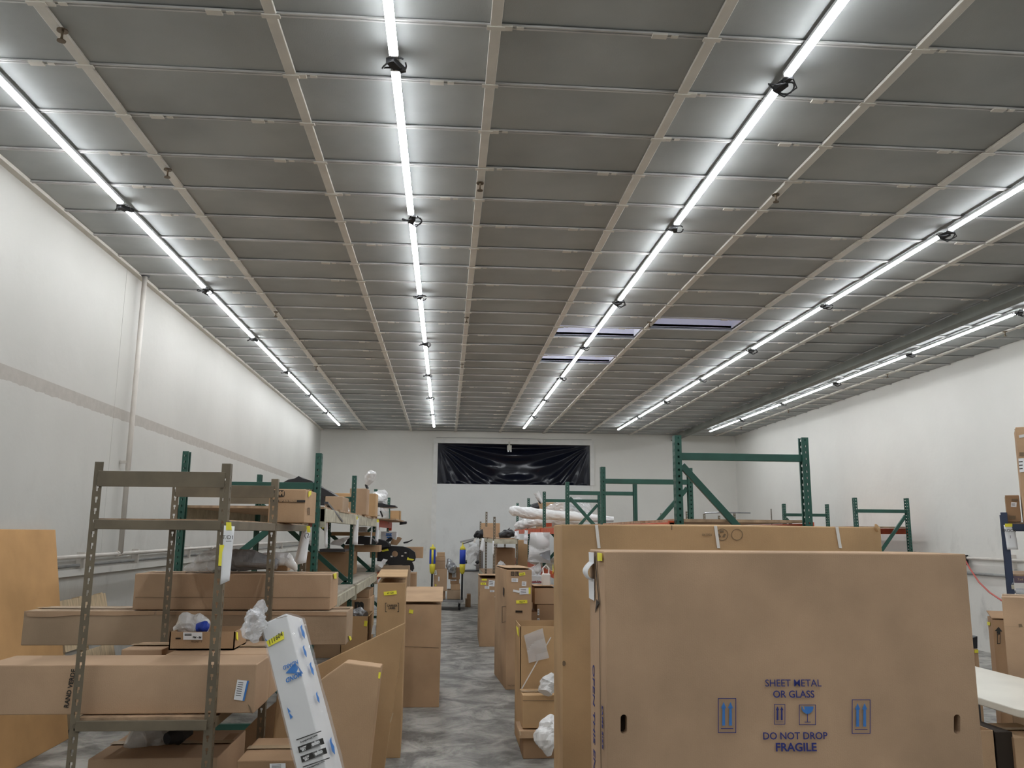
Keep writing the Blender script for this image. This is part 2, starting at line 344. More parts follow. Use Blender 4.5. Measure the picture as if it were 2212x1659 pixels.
# ------------------------------------------------------------------ ceiling: deck with three open wells, tiles, rails
xb = [XL]+[X0+DX*k for k in range(0, 9)]+[XR]           # column edges
rows = [(Y0+DY*k, Y0+DY*(k+1)) for k in range(-2, 32)]
rows = [r for r in rows if r[0] < YB-.05]; rows[-1] = (rows[-1][0], min(rows[-1][1], YB))
holes = {(4, 13), (4, 16), (5, 12)}                      # (column, row index) open skylight wells
dk = MB(); zt = ZC+.05
ce = MB()
ce.box(((XL+XR)/2, (YF+rows[0][0])/2, ZC+.03), (XR-XL, rows[0][0]-YF, .04))
xs_all = xb
for ri, (ya, yb_) in enumerate(rows):
    skip = [c for c, r in holes if r == ri]
    segs = []; a = 0
    for c in sorted(skip): segs.append((xb[a], xb[c])); a = c+1
    segs.append((xb[a], xb[-1]))
    for xa, xc in segs:
        ce.box(((xa+xc)/2, (ya+yb_)/2, zt), (xc-xa, yb_-ya, .03))
ceil = struct(ce.build('ceiling', 'tile'))
for c, r in holes:                                       # well walls
    xa, xc = xb[c]+.03, xb[c+1]-.03; ya, yb_ = rows[r]; h_ = .45
    wm = MB(); wm.box(((xa+xc)/2, yb_+.01, ZC+.03+h_/2), (xc-xa, .02, h_)); wm.box(((xa+xc)/2, ya-.01, ZC+.03+h_/2), (xc-xa, .02, h_))
    wm.box((xa-.01, (ya+yb_)/2, ZC+.03+h_/2), (.02, yb_-ya, h_)); wm.box((xc+.01, (ya+yb_)/2, ZC+.03+h_/2), (.02, yb_-ya, h_))
    wl = wm.build('skylight_well', 'well', ceil)
    MB().box(((xa+xc)/2, (ya+yb_)/2, ZC+.03+h_), (xc-xa, yb_-ya, .02)).build('skylight_dome', 'skylight', wl)
tile_me = {}
ntile = 0
for ci in range(len(xb)-1):
    for ri, (ya, yb_) in enumerate(rows):
        if (ci, ri) in holes: continue
        cen = Vector(((xb[ci]+xb[ci+1])/2, (ya+yb_)/2, ZC))
        vis = False
        for px in (xb[ci], cen.x, xb[ci+1]):
            for py in (ya, yb_):
                q = toview(Vector((px, py, ZC)))
                if q and -40 < q[0] < W+40 and -40 < q[1] < H: vis = True
        wx, wy = xb[ci+1]-xb[ci]-.012, yb_-ya-.006
        key = (round(wx, 3), round(wy, 3))
        if not vis or ntile >= 300: continue
        if key not in tile_me:
            ob = MB().box((0, 0, 0), (wx, wy, .012)).build('tile', 'tile', None, bevel=.003); tile_me[key] = ob.data; bpy.data.objects.remove(ob)
        o = bpy.data.objects.new('tile', tile_me[key]); C.objects.link(o); o.parent = ceil
        o.location = cen+Vector((0, 0, .012+random.uniform(-.003, .003))); o.rotation_euler = (random.uniform(-.006, .006), random.uniform(-.002, .002), 0); ntile += 1
for k, x in enumerate(xb[1:-1]):
    if k == 7: continue
    y = YF; j = 0
    while y < YB:
        ye = min(YB, y+3.66); MB().box((x, (y+ye)/2, ZC-.008+.003*(j % 2)), (.062, ye-y-.008, .022)).build('ceiling_rail', 'rail', ceil, bevel=.003); y = ye; j += 1
MB().box((XL+.03, (YB+3)/2, ZC-.01), (.06, YB-3, .03)).build('wall_angle', 'rail', ceil)
for ri, (ya, yb_) in enumerate(rows):
    if ri == 0: continue
    if toview(Vector((2, ya, ZC)))[1] < -90: continue
    mb = MB()
    mb.box(((XL+XR)/2, ya-.012, ZC-.008), (XR-XL, .011, .010)); mb.box(((XL+XR)/2, ya+.012, ZC-.008), (XR-XL, .011, .010))
    mb.box(((XL+XR)/2, ya, ZC-.004), (XR-XL, .034, .005))
    cr_ = mb.build('cross_rail', 'crossrail', ceil)
    cl = MB()
    for k in range(9):
        x = X0+DX*k+random.choice((-.30, -.28, -.33, .05, .22))
        cl.box((x, ya, ZC-.015), (.085, .042, .012)); cl.box((x+.085, ya, ZC-.013), (.04, .026, .01))
        cl.box((X0+DX*k, ya, ZC-.021), (.10, .034, .008))
    cl.build('clips', 'rail', cr_)
# steel girder under the ceiling
g = MB().box((6.33, (YB+YF)/2, ZC-.08), (.025, YB-YF, .145)).build('ceiling_beam', 'beam', ceil)
MB().box((6.33, (YB+YF)/2, ZC-.15), (.14, YB-YF, .018)).build('beam_flange', 'beam', ceil)

# ------------------------------------------------------------------ tube lights
def make_tube(L=2.30):
    t = thing('tube_light', 'x', 'light', (0, 0, 0))
    MB().box((0, 0, .0235), (.046, L, .026)).build('housing', 'alu', t)
    # diffuser: D-shaped section
    n = 8; ring = [(-.026, .010), (.026, .010)]+[(.026*math.cos(a), .006-.013*math.sin(a)) for a in [math.pi*k/n for k in range(0, n+1)]]
    a = [Vector((x, -L/2+.012, z)) for x, z in ring]; b = [Vector((x, L/2-.012, z)) for x, z in ring]
    MB().prism(a, b).build('diffuser', 'tube', t, smooth=False)
    for s in (-1, 1): MB().box((0, s*(L/2-.004), .012), (.054, .016, .038)).build('end_cap', 'alu', t, bevel=.003)
    return t
def cable_mesh(kind):
    mb = MB(); y = 0
    mb.box((0, -.02, -.012), (.05, .085, .034)); mb.box((.005, .055, -.004), (.032, .06, .028))
    loop = [Vector((.0+.075*math.cos(a)*(1.15 if kind else 1), .0+.05*math.sin(a)-.01, -.02-.018*math.sin(a*2))) for a in [2*math.pi*k/18 for k in range(0, 18)]]
    mb.tube(loop, .0055, 6)
    if kind: mb.tube([Vector((-.03, .06, 0)), Vector((-.08, .03, -.03)), Vector((-.05, -.05, -.055)), Vector((.01, -.07, -.02))], .005, 6)
    return mb
proto = make_tube(); parts = list(proto.children)
cab = [cable_mesh(0).build('cable', 'rubber', None), cable_mesh(1).build('cable', 'rubber', None)]
cabm = [c.data for c in cab]
for c in cab: bpy.data.objects.remove(c)
TX = [-2.781, -.357, 1.979, 4.449, 6.919]; TY = [4.498, 4.509, 4.514, 4.411, 4.4375]; TS = 2.442
rown = ['first row from left wall', 'second row from left wall', 'middle row of five', 'fourth row from left wall', 'row beyond the girder']
ordn = ['nearest back wall', 'second from back wall', 'third from back wall', 'fourth from back wall', 'fifth from back wall', 'sixth from back wall', 'seventh from back wall', 'eighth from back wall', 'ninth from back wall', 'tenth from back wall']
first = True
for r in range(5):
    for k in range(-3, 7 if r in (0, 1) else 7):
        yc = TY[r]+TS*(k+.5)
        if yc < -4: continue
        if first: t = proto; first = False
        else:
            t = proto.copy(); C.objects.link(t)
            for p in parts:
                q = p.copy(); C.objects.link(q); q.parent = t
        t.location = (TX[r], yc, ZC-.064)
        t['label'] = 'LED tube light in ' + rown[r] + ', ' + ordn[6-k]
        t['category'] = 'light'; t['group'] = 'tube lights along the ceiling'
        if k < 6:
            c = bpy.data.objects.new('cable', cabm[(r+k) % 2]); C.objects.link(c); c.parent = t; c.location = (random.uniform(-.012, .012), TS/2, 0)
            c.rotation_euler = (0, 0, random.uniform(-.5, .5)+(math.pi if (r*3+k) % 2 else 0)); c.scale = (1.0, 1, 1)
# ------------------------------------------------------------------ sprinkler heads
spr = [(134, 75), (362, 373), (596, 678), (683, 795), (1037, 402), (1008, 690), (998, 790), (1676, 427), (1403, 700), (1793, 710), (1617, 805), (2171, 720), (1917, 811), (1703, 888), (1601, 925)]
sl = ['on the leftmost rail at top left corner', 'on the leftmost rail, second nearest', 'on the leftmost rail, third nearest', 'on the leftmost rail, farthest', 'on the centre rail, nearest', 'on the centre rail, second nearest',
      'on the centre rail, farthest', 'right of the middle light row, nearest', 'beside the open skylight wells', 'left of the girder, nearer of two', 'left of the girder, farther of two', 'beyond the girder, nearest', 'beyond the girder, second nearest', 'beyond the girder, third nearest', 'beyond the girder, farthest']
sproto = None
for (px, py), l in zip(spr, sl):
    P = atz(px, py, ZC-.05); P.z = ZC
    if sproto is None:
        t = thing('sprinkler_head', 'x', 'sprinkler', (0, 0, 0)); sproto = t
        MB().tube([(0, 0, -.022), (0, 0, -.030)], .030, 12).build('flange', 'bronze', t)
        MB().tube([(0, 0, -.028), (0, 0, -.06), (0, 0, -.085)], [.010, .006, .010], 8).build('nozzle', 'bronze', t)
        MB().tube([(0, 0, -.085), (0, 0, -.090)], .024, 12).build('deflector', 'bronze', t)
        sp_parts = list(t.children)
    else:
        t = sproto.copy(); C.objects.link(t)
        for p in sp_parts: q = p.copy(); C.objects.link(q); q.parent = t
    t.location = P; t['label'] = 'small brass sprinkler head ' + l; t['category'] = 'sprinkler'; t['group'] = 'ceiling sprinkler heads'

# ------------------------------------------------------------------ pipes on the walls
t = thing('standpipe', 'tall white painted vertical pipe on the left wall', 'pipe', (-3.36, 9.12, 1.45))
MB().tube([(-3.36, 9.12, 1.46), (-3.36, 9.12, ZC-.004)], .026, 12).build('pipe', 'pipe', t, smooth=True)
MB().tube([(-3.36, 9.12, ZC-.014), (-3.36, 9.12, ZC-.006)], .05, 12).build('escutcheon', 'grey_metal', t)
MB().box((-3.40, 9.12, 2.4), (.08, .04, .03)).build('clamp', 'pipe', t)
t = thing('wall_conduit', 'white painted conduit running along the left wall behind the racks', 'pipe', (XL+.05, 12, 1.4))
MB().tube([(XL+.07, 7.0, 1.442), (XL+.07, 14, 1.465), (XL+.07, 22.5, 1.48)], .02, 10).build('conduit', 'pipe', t, smooth=True)
MB().tube([(XL+.03, 7.0, 1.36), (XL+.03, 22.5, 1.39)], .014, 8).build('conduit', 'greyrail', t, smooth=True)
for y in (8.3, 9.7, 11.6, 13.4, 15.6, 18, 20.5): MB().box((XL+.035, y, 1.41), (.07, .035, .15)).build('bracket', 'pipe', t)
for y in (9.1, 10.9, 12.6): MB().tube([(XL+.07, y-.04, 1.45), (XL+.07, y+.04, 1.45)], .03, 10).build('coupling', 'pipe', t)
MB().tube([(XL+.07, 10.95, 1.45), (XL+.07, 10.95, .5)], .018, 8).build('drop_pipe', 'pipe', t)
t = thing('wall_ledge', 'grey horizontal ledge strip low on the left wall under the conduit', 'rail', (XL+.03, 15, 1.42))
MB().box((XL+.02, 14.5, 1.30), (.04, 15.5, .06)).build('strip', 'wall', t)
t = thing('wall_conduit', 'white painted conduit running along the right wall behind the front carton', 'pipe', (XR-.05, 15, 1.5))
MB().tube([(XR-.06, 8, 1.36), (XR-.06, 22.6, 1.40)], .022, 10).build('conduit', 'pipe', t, smooth=True)
for y in (9.2, 11.55, 14, 17): MB().box((XR-.04, y, 1.345), (.08, .05, .2)).build('bracket', 'pipe', t)
t = thing('wall_rail', 'dark grey horizontal rail below the right wall conduit', 'rail', (XR-.05, 15, 1.2))
MB().tube([(XR-.035, 8, 1.145), (XR-.035, 22, 1.13)], .022, 8).build('rail', 'greyrail', t, smooth=True)
pts = [atx(px, py, XR-.08-.03*i) for i, (px, py) in enumerate([(2083, 1206), (2095, 1228), (2115, 1258), (2138, 1280), (2165, 1298), (2200, 1308)])]
t = thing('hanging_cord', 'thin red cord hanging from the right wall conduit in a curve', 'cord', pts[0])
MB().tube(pts, .012, 6).build('cord', 'redcord', t, smooth=True)
MB().tube([pts[0]+Vector((0, 0, .05)), pts[0]+Vector((0, 0, -.1))], .055, 10).build('cord_reel', 'rubber', t)

# ------------------------------------------------------------------ cartons
class Face:
    def __init__(s, P, r, u, ext=None): s.P = P; s.r = r.normalized(); s.u = u.normalized(); s.n = s.r.cross(s.u).normalized(); s.ext = ext
    def hit(s, px, py):
        q = onplane(px, py, s.P, s.n)
        if s.ext:
            a = min(max((q-s.P).dot(s.r), s.ext[0]), s.ext[1]); b = min(max((q-s.P).dot(s.u), 0), s.ext[2]); q = s.P+s.r*a+s.u*b
        return q
    def ppm(s, P): return F_PX/((P-CAM).dot(CF))
def decal(root, face, quad, m_, name='sticker', th=.0015):
    ps = [face.hit(*q) for q in quad]; n = face.n
    return MB().prism([p+n*.0004 for p in ps], [p+n*(.0004+th) for p in ps]).build(name, m_, root)
def rect(px, py, w, h, a=0):
    c, s = math.cos(R_(a)), math.sin(R_(a))
    return [(px+x*c-y*s, py+x*s+y*c) for x, y in ((-w/2, -h/2), (w/2, -h/2), (w/2, h/2), (-w/2, h/2))]
def ftext(root, face, body, px, py, hpx, m_, rot=0, bold=0, sx=1.0, italic=0, name='lettering'):
    P = face.hit(px, py); c, s = math.cos(R_(rot)), math.sin(R_(rot))
    return text(body, P+face.n*.0012, face.r*c+face.u*s, -face.r*s+face.u*c, hpx/face.ppm(P), m_, root, bold, name, sx, italic)
def box_mesh(base, u, f, w, d, h, n=6, bulge=.004, lean=0.0, seed=0):
    """dented board box; base = front-left-bottom corner, u right, f back"""
    mb = MB(); up = Vector((0, 0, 1)); rnd = random.Random(seed)
    amps = [rnd.uniform(-.4, 1)*bulge*min(2.2, max(w, h)) for _ in range(6)]
    def P(a, b, c): return base+u*(a*w)+f*(b*d+lean*c)+up*(c*h)
    faces = [(lambda s, t: P(s, 0, t), -f, 0), (lambda s, t: P(s, 1, t), f, 1), (lambda s, t: P(0, s, t), -u, 2), (lambda s, t: P(1, s, t), u, 3), (lambda s, t: P(s, t, 1), up, 4), (lambda s, t: P(s, t, 0), -up, 5)]
    for fn, nn, k in faces:
        vs = []
        for j in range(n+1):
            for i in range(n+1):
                s, t = i/n, j/n; p = fn(s, t)
                e = math.sin(math.pi*s)*math.sin(math.pi*t)
                q = p*3.1+Vector((seed*1.7, k*5.1, 0))
                vs.append(p+nn*((amps[k] if k != 5 else 0)*e+bulge*.5*noise.noise(q)*e))
        mb.add(vs, [(j*(n+1)+i, j*(n+1)+i+1, (j+1)*(n+1)+i+1, (j+1)*(n+1)+i) for j in range(n) for i in range(n)])
    return mb
SEED = [0]
def carton(label, xl, xr, yt, Y, dep, zb=None, yb=None, yaw=0, m_='card', name='cardboard_box', cat='box', group=None, tape=True, P0=None, wid=None, hgt=None, open_top=False, lean=0, bulge=.004):
    SEED[0] += 1
    a = R_(yaw); u = Vector((math.cos(a), math.sin(a), 0)); f = Vector((-math.sin(a), math.cos(a), 0))
    if P0 is None:
        tl = at(xl, yt, Y); tr = onplane(xr, yt, tl, f); w_ = (tr-tl).dot(u)
        if zb is None: zb = at(xl, yb, Y).z
        h_ = tl.z-zb; b0 = Vector((tl.x, tl.y, zb))
    else: b0 = P0; w_ = wid; h_ = hgt
    if lean: b0 = b0-f*lean
    root = thing(name, label, cat, b0+u*(w_/2)+f*(dep/2), group)
    if open_top:
        t_ = .006; mb = MB()
        for (o_, uu, L_) in ((b0, u, w_), (b0+f*(dep-t_), u, w_)):
            mb.prism([o_, o_+uu*L_, o_+uu*L_+f*t_, o_+f*t_], [p+Vector((0, 0, h_))+f*lean for p in (o_, o_+uu*L_, o_+uu*L_+f*t_, o_+f*t_)])
        for o_ in (b0, b0+u*(w_-t_)):
            q = [o_, o_+u*t_, o_+u*t_+f*dep, o_+f*dep]; mb.prism(q, [p+Vector((0, 0, h_))+f*lean for p in q])
        q = [b0, b0+u*w_, b0+u*w_+f*dep, b0+f*dep]; mb.prism(q, [p+Vector((0, 0, t_)) for p in q])
        body = mb.build('body', m_, root)
    else:
        body = box_mesh(b0, u, f, w_, dep, h_, lean=lean, seed=SEED[0], bulge=bulge).build('body', m_, root)
        bm = bmesh.new(); bm.from_mesh(body.data); bmesh.ops.remove_doubles(bm, verts=bm.verts, dist=.0008); bmesh.ops.recalc_face_normals(bm, faces=bm.faces)
        es = [e for e in bm.edges if len(e.link_faces) == 2 and e.calc_face_angle(0) > 1.0]
        try: bmesh.ops.bevel(bm, geom=es, offset=min(.005, h_*.1), segments=2, affect='EDGES', profile=.5)
        except Exception: pass
        bm.to_mesh(body.data); bm.free()
        if tape and dep > .08:
            zt_ = b0.z+h_; c0 = b0+f*(dep/2+lean)
            am = MB(); c_ = Vector((c0.x, c0.y, zt_+.006)); am.prism([c_-f*.028, c_+u*w_-f*.028, c_+u*w_+f*.028, c_+f*.028], [p+Vector((0, 0, .001)) for p in (c_-f*.028, c_+u*w_-f*.028, c_+u*w_+f*.028, c_+f*.028)])
            am.build('tape', 'tape', root)
    up = (Vector((0, 0, h_))+f*lean).normalized()
    F = dict(root=root, b0=b0, u=u, f=f, w=w_, d=dep, h=h_, front=Face(b0-f*(.004), u, up, (0, w_, h_)), right=Face(b0+u*(w_+.004), f, up, (0, dep, h_)), left=Face(b0-u*.004, -f, up, (-dep, 0, h_)), top=Face(b0+Vector((0, 0, h_+.006)), u, f))
    return F
def carton_floor(label, fl_, fr_, bl_, top, zb=0.0, **k):
    A, B, D = atz(*fl_, zb), atz(*fr_, zb), atz(*bl_, zb)
    yaw = math.degrees(math.atan2(B.y-A.y, B.x-A.x)); a = R_(yaw); f = Vector((-math.sin(a), math.cos(a), 0))
    tp = onplane(top[0], top[1], A, f); 
    return carton(label, 0, 0, 0, 0, max(.1, (D-A).dot(f)), yaw=yaw, P0=A, wid=(B-A).length, hgt=tp.z-zb, zb=zb, **k)
def ytag(c, face, px, py, w, h, a=0, body='4126', ink=True):
    s = decal(c['root'], c[face], rect(px, py, w, h, a), 'tapeyellow', 'yellow_tag', .001)
    if ink: ftext(s, c[face], body, px, py, h*.5, 'black_ink', -a, name='handwriting', italic=.2)
    return s
def slip(c, face, px, py, w, h, a=0):
    F = c[face]; s = decal(c['root'], F, rect(px, py, w, h, a), 'paper', 'shipping_label', .001)
    for k in range(3): 
        q = [(x, y) for x, y in rect(px-w*.08, py-h*.25+k*h*.25, w*.6, h*.07, a)]
        decal(s, F, q, 'black_ink', 'print_line', .0016)
def poly_slab(name, label, cat, pts, th, m_, group=None, nrm=None):
    """flat panel from world points, thickness away from the camera"""
    n = (pts[1]-pts[0]).cross(pts[-1]-pts[0]).normalized()
    if n.dot(CAM-pts[0]) > 0: n = -n
    base = min(pts, key=lambda p: p.z)
    root = thing(name, label, cat, Vector((sum(p.x for p in pts)/len(pts), sum(p.y for p in pts)/len(pts), base.z)), group)
    MB().prism(pts, [p+n*th for p in pts]).build('body', m_, root, bevel=min(.004, th*.2))
    r = (pts[1]-pts[0]).normalized(); F = Face(pts[0]-n*.0005, r, (-n).cross(r)); 
    return dict(root=root, front=F, n=n)
def blob(label, pts, radii, m_, name='plastic_bag', cat='bag', crumple=.35, n=28, flat=1.0, parent=None, group=None, sub=7, freq=9):
    """crumpled film wrapped round a path of world points"""
    P = []; Rr = []
    for i in range(len(pts)-1):
        for k in range(sub): t = k/sub; P.append(pts[i].lerp(pts[i+1], t)); Rr.append(radii[i]*(1-t)+radii[i+1]*t)
    P.append(pts[-1]); Rr.append(radii[-1])
    mb = MB().tube(P, Rr, n)
    cen = sum(P, Vector())/len(P)
    k = 0
    for i in range(len(P)):
        for j in range(n):
            v = mb.v[k]; d = v-P[i]
            q = v*freq
            s = 1+crumple*(abs(noise.noise(q))*1.6-.35+.5*noise.noise(q*2.7))
            v2 = P[i]+d*s; v2.z = P[i].z+(v2.z-P[i].z)*flat; mb.v[k] = v2; k += 1
    if parent is not None: return mb.build(name, m_, parent)
    o = mb.build(name, m_); recenter(o); return tagit(o, label, cat, group)

# ------------------------------------------------------------------ perforated posts
def strip(mb, o, a, b, cuts, length, z0, pitch, hh, hole_cols):
    """flat strip: a = width dir, b = up; holes in hole_cols between vertical cells"""
    zs = [0]; z = z0
    while z+hh < length-.01: zs += [z, z+hh]; z += pitch
    zs.append(length)
    for zi in range(len(zs)-1):
        hole_row = zi % 2 == 1
        if not hole_row:
            mb.add([o+a*cuts[0]+b*zs[zi], o+a*cuts[-1]+b*zs[zi], o+a*cuts[-1]+b*zs[zi+1], o+a*cuts[0]+b*zs[zi+1]], [(0, 1, 2, 3)]); continue
        for ci in range(len(cuts)-1):
            if ci in hole_cols: continue
            mb.add([o+a*cuts[ci]+b*zs[zi], o+a*cuts[ci+1]+b*zs[zi], o+a*cuts[ci+1]+b*zs[zi+1], o+a*cuts[ci]+b*zs[zi+1]], [(0, 1, 2, 3)])
UP = Vector((0, 0, 1)); VX = Vector((1, 0, 0)); VY = Vector((0, 1, 0))
def pallet_post(h, d_=.052):
    """C column: web on -x (two hole columns), flanges along +x (one hole column), open towards +x"""
    mb = MB(); o = Vector((0, 0, 0)); w_ = .075
    strip(mb, o-VY*w_/2, VY, UP, [0, .014, .027, .051, .064, w_], h, .05, .0508, .022, (1, 3))
    for s in (-1, 1): strip(mb, o+VY*(s*w_/2), VX, UP, [0, d_*.36, d_*.66, d_], h, .05, .0508, .017, (1,))
    for s in (-1, 1): mb.add([o+VX*d_+VY*(s*w_/2), o+VX*d_+VY*(s*(w_/2-.018)), o+VX*d_+VY*(s*(w_/2-.018))+UP*h, o+VX*d_+VY*(s*w_/2)+UP*h], [(0, 1, 2, 3)])
    mb.box(o+VX*d_/2+UP*.003, (.12, .11, .006))
    ob = mb.build('post', 'green'); me = ob.data; bpy.data.objects.remove(ob); return me
def angle_post(h, w_=.038):
    mb = MB(); o = Vector((0, 0, 0)); cuts = [0, w_*.34, w_*.43, w_*.58, w_*.67, w_]
    for a in (VX, VY):
        # keyhole: wide upper cell and narrow lower cell
        zs = [0]; z = .03; kinds = ['s']
        while z < h-.05: zs += [z, z+.014, z+.026]; kinds += ['n', 'w', 's']; z += .0508
        zs.append(h)
        for i in range(len(zs)-1):
            k = kinds[i] if i < len(kinds) else 's'
            skip = {'s': (), 'n': (2,), 'w': (1, 2, 3)}[k]
            cells = [(0, 5)] if k == 's' else [(c, c+1) for c in range(5) if c not in skip]
            for c0, c1 in cells: mb.add([o+a*cuts[c0]+UP*zs[i], o+a*cuts[c1]+UP*zs[i], o+a*cuts[c1]+UP*zs[i+1], o+a*cuts[c0]+UP*zs[i+1]], [(0, 1, 2, 3)])
    mb.box(o+Vector((w_/2, w_/2, .002)), (w_+.01, w_+.01, .004))
    ob = mb.build('post', 'tan'); me = ob.data; bpy.data.objects.remove(ob); return me
def put(me, name, parent, loc, rz=0, m_=None, solid=0, sx=1, sy=1):
    o = bpy.data.objects.new(name, me); C.objects.link(o); o.parent = parent
    o.location = Vector(loc)-parent_origin(parent); o.rotation_euler = (0, 0, rz); o.scale = (sx, sy, 1)
    if solid: md = o.modifiers.new('solid', 'SOLIDIFY'); md.thickness = solid; md.offset = 0
    return o
def pallet_rack(label, xs, ys, h, zt_off, braces, cat='rack', posts_me=None, step=1.06, d_=.052):
    x0, x1 = xs
    root = thing('pallet_rack', label, cat, ((x0+x1)/2, ys[0], 0), None)
    me = posts_me or pallet_post(h, d_)
    for k, y in enumerate(ys):
        put(me, 'post', root, (x0, y, 0), 0, solid=.0022); put(me, 'post', root, (x1, y, 0), 0, solid=.0022, sx=-1)
        zt_ = h-zt_off
        MB().bar((x0+.05, y, zt_), (x1-.05, y, zt_), .035, .058).build('brace', 'green', root, bevel=.004)
        MB().bar((x0+.05, y, .18), (x1-.05, y, .18), .035, .045).build('brace', 'green', root)
        z = zt_-.07; side = braces[k % len(braces)]
        while z > .4:
            a = (x0+.06, y, z) if side > 0 else (x1-.06, y, z); b = (x1-.06, y, z-step) if side > 0 else (x0+.06, y, z-step)
            if z-step < .15: break
            MB().bar(a, b, .035, .052).build('brace', 'green', root, bevel=.003); z -= step; side = -side
    return root
def step_beam(root, p, q, m_, hgt=.10):
    n = 'shelf_beam'
    p, q = Vector(p), Vector(q); d = (q-p).normalized()
    b = MB().bar(p, q, .04, hgt); b.build(n, m_, root, bevel=.003)
    for e, s in ((p, 1), (q, -1)): MB().bar(e-UP*.04+d*s*.012+Vector((0, 0, -.06)), e-UP*.04+d*s*.012+UP*.10, .052, .024, up=d).build('end_plate', m_, root)

# right row of green racks (frames face the camera)
rx = (1.795, 2.885); ry = [6.5, 9.7, 12.6, 15.6, 18.6, 21.5]
RR = pallet_rack('long row of green pallet racking right of the aisle behind the tall cartons', rx, ry, 2.465, .165, [1, -1, 1, -1])
for k in range(5):
    y0, y1 = ry[k]+.04, ry[k+1]-.04
    for x in (rx[0]-.02, rx[1]+.02):
        step_beam(RR, (x, y0, 1.735), (x, y1, 1.735), 'orange'); step_beam(RR, (x, y0, 1.03), (x, y1, 1.03), 'orange')
    nb = 3
    for j in range(nb):
        ya = y0+(y1-y0)*j/nb; yb_ = y0+(y1-y0)*(j+1)/nb-.015
        MB().box(((rx[0]+rx[1])/2, (ya+yb_)/2, 1.80), (rx[1]-rx[0]-.02+.06*(j % 2), yb_-ya, .022)).build('shelf_board', 'particle', RR)
        MB().box(((rx[0]+rx[1])/2, (ya+yb_)/2, 1.092), (rx[1]-rx[0]-.02, yb_-ya, .02)).build('shelf_board', 'grey_board', RR)
# far right green rack by the right wall
FR = pallet_rack('short green pallet rack standing against the right wall', (6.84, 7.80), [13.7, 16.7], 2.33, .22, [-1, 1])
for x in (6.83, 7.81):
    step_beam(FR, (x, 13.74, 1.78), (x, 16.66, 1.78), 'orange')
MB().box((7.32, 15.2, 1.845), (.92, 2.8, .02)).build('shelf_board', 'particle', FR)
# left row
lx = (-2.16, -1.04); ly = [7.05, 9.8, 12.8, 15.8]
LR = pallet_rack('long row of green pallet racking left of the aisle with cream beams', lx, ly, 2.33, .27, [-1, 1, 1, -1], step=.85, d_=.046)
for k in range(3):
    y0, y1 = ly[k]+.04, ly[k+1]-.04
    for x in (lx[0]-.02, lx[1]+.02):
        step_beam(LR, (x, y0, 1.825), (x, y1, 1.825), 'cream' if k < 2 else 'orange', .11)
        step_beam(LR, (x, y0, 1.04), (x, y1, 1.04), 'cream' if k < 2 else 'orange', .10)
    for j in range(3):
        ya = y0+(y1-y0)*j/3; yb_ = y0+(y1-y0)*(j+1)/3-.012
        ov = .26 if k == 2 else 0; MB().box(((lx[0]+lx[1]+ov)/2, (ya+yb_)/2, 1.885), (lx[1]-lx[0]+.06+.04*(j % 2)+ov, yb_-ya, .02)).build('shelf_board', 'particle', LR)
        MB().box(((lx[0]+lx[1])/2, (ya+yb_)/2, 1.102), (lx[1]-lx[0]+.04, yb_-ya, .02)).build('shelf_board', 'grey_board', LR)

# tan boltless shelving at front left: three frames
TS_ = thing('boltless_shelving', 'olive tan boltless shelving unit standing in the left foreground', 'shelving', (-1.28, 5.0, 0))
am = angle_post(1.99)
txl, txr = -1.582, -.985; tys = [3.9, 5.0, 6.13]
for k, y in enumerate(tys):
    put(am, 'post', TS_, (txl, y, 0), 0, solid=.002); put(am, 'post', TS_, (txr, y, 0), 0, solid=.002, sx=-1)
    MB().box(((txl+txr)/2, y-.003, 1.915), (txr-txl-.04, .014, .07)).build('end_beam', 'tan', TS_, bevel=.002)
    MB().box(((txl+txr)/2, y-.003, 1.712), (txr-txl-.05, .014, .042)).build('end_beam', 'tan', TS_, bevel=.002)
    MB().box(((txl+txr)/2, y-.003, .862), (txr-txl-.05, .014, .042)).build('end_beam', 'tan', TS_, bevel=.002)
for k in range(2):
    for x in (txl+.006, txr-.006):
        for z in (1.712, .862): MB().box((x, (tys[k]+tys[k+1])/2+.02, z), (.014, tys[k+1]-tys[k]-.05, .042)).build('side_beam', 'tan', TS_, bevel=.002)
    for z in (1.732, .882): MB().box(((txl+txr)/2, (tys[k]+tys[k+1])/2+.02, z), (txr-txl-.04, tys[k+1]-tys[k]-.02, .014)).build('shelf_board', 'particle', TS_)
for x in (txl+.019, txr-.019):
    for z in (1.905, 1.93, 1.712, .862): MB().tube([(x, 3.9-.003, z), (x, 3.9+.001, z)], .008, 10).build('rivet', 'tan', TS_)
SH_TOP, SH_LOW = 1.741, .891

def sign(label, quad, Y, lines, tapes, name='paper_sign', curl=.02):
    """paper hanging by yellow tape; quad px: tl, tr, br, bl"""
    tl, tr, br, bl = [at(px, py, Y) for px, py in quad]
    root = thing(name, label, 'sign', (bl+br)/2)
    n = 8; vs = []
    for j in range(n+1):
        t = j/n
        for i in range(5):
            s = i/4; p = tl.lerp(bl, t).lerp(tr.lerp(br, t), s); vs.append(p+VY*(-curl*math.sin(math.pi*s)*t-.01*t))
    MB().add(vs, [(j*5+i, j*5+i+1, (j+1)*5+i+1, (j+1)*5+i) for j in range(n) for i in range(4)]).build('paper', 'paper', root, smooth=True, solid=.0008)
    F = Face(tl-VY*(curl+.012), VX, UP)
    for body, px, py, h, rot in lines: ftext(root, F, body, px, py, h, 'black_ink', rot, bold=.0)
    for q in tapes:
        ps = [at(px, py, Y)-VY*(.004) for px, py in q]; MB().prism(ps, [p-VY*.001 for p in ps]).build('tape', 'tapeyellow', root)
    return root
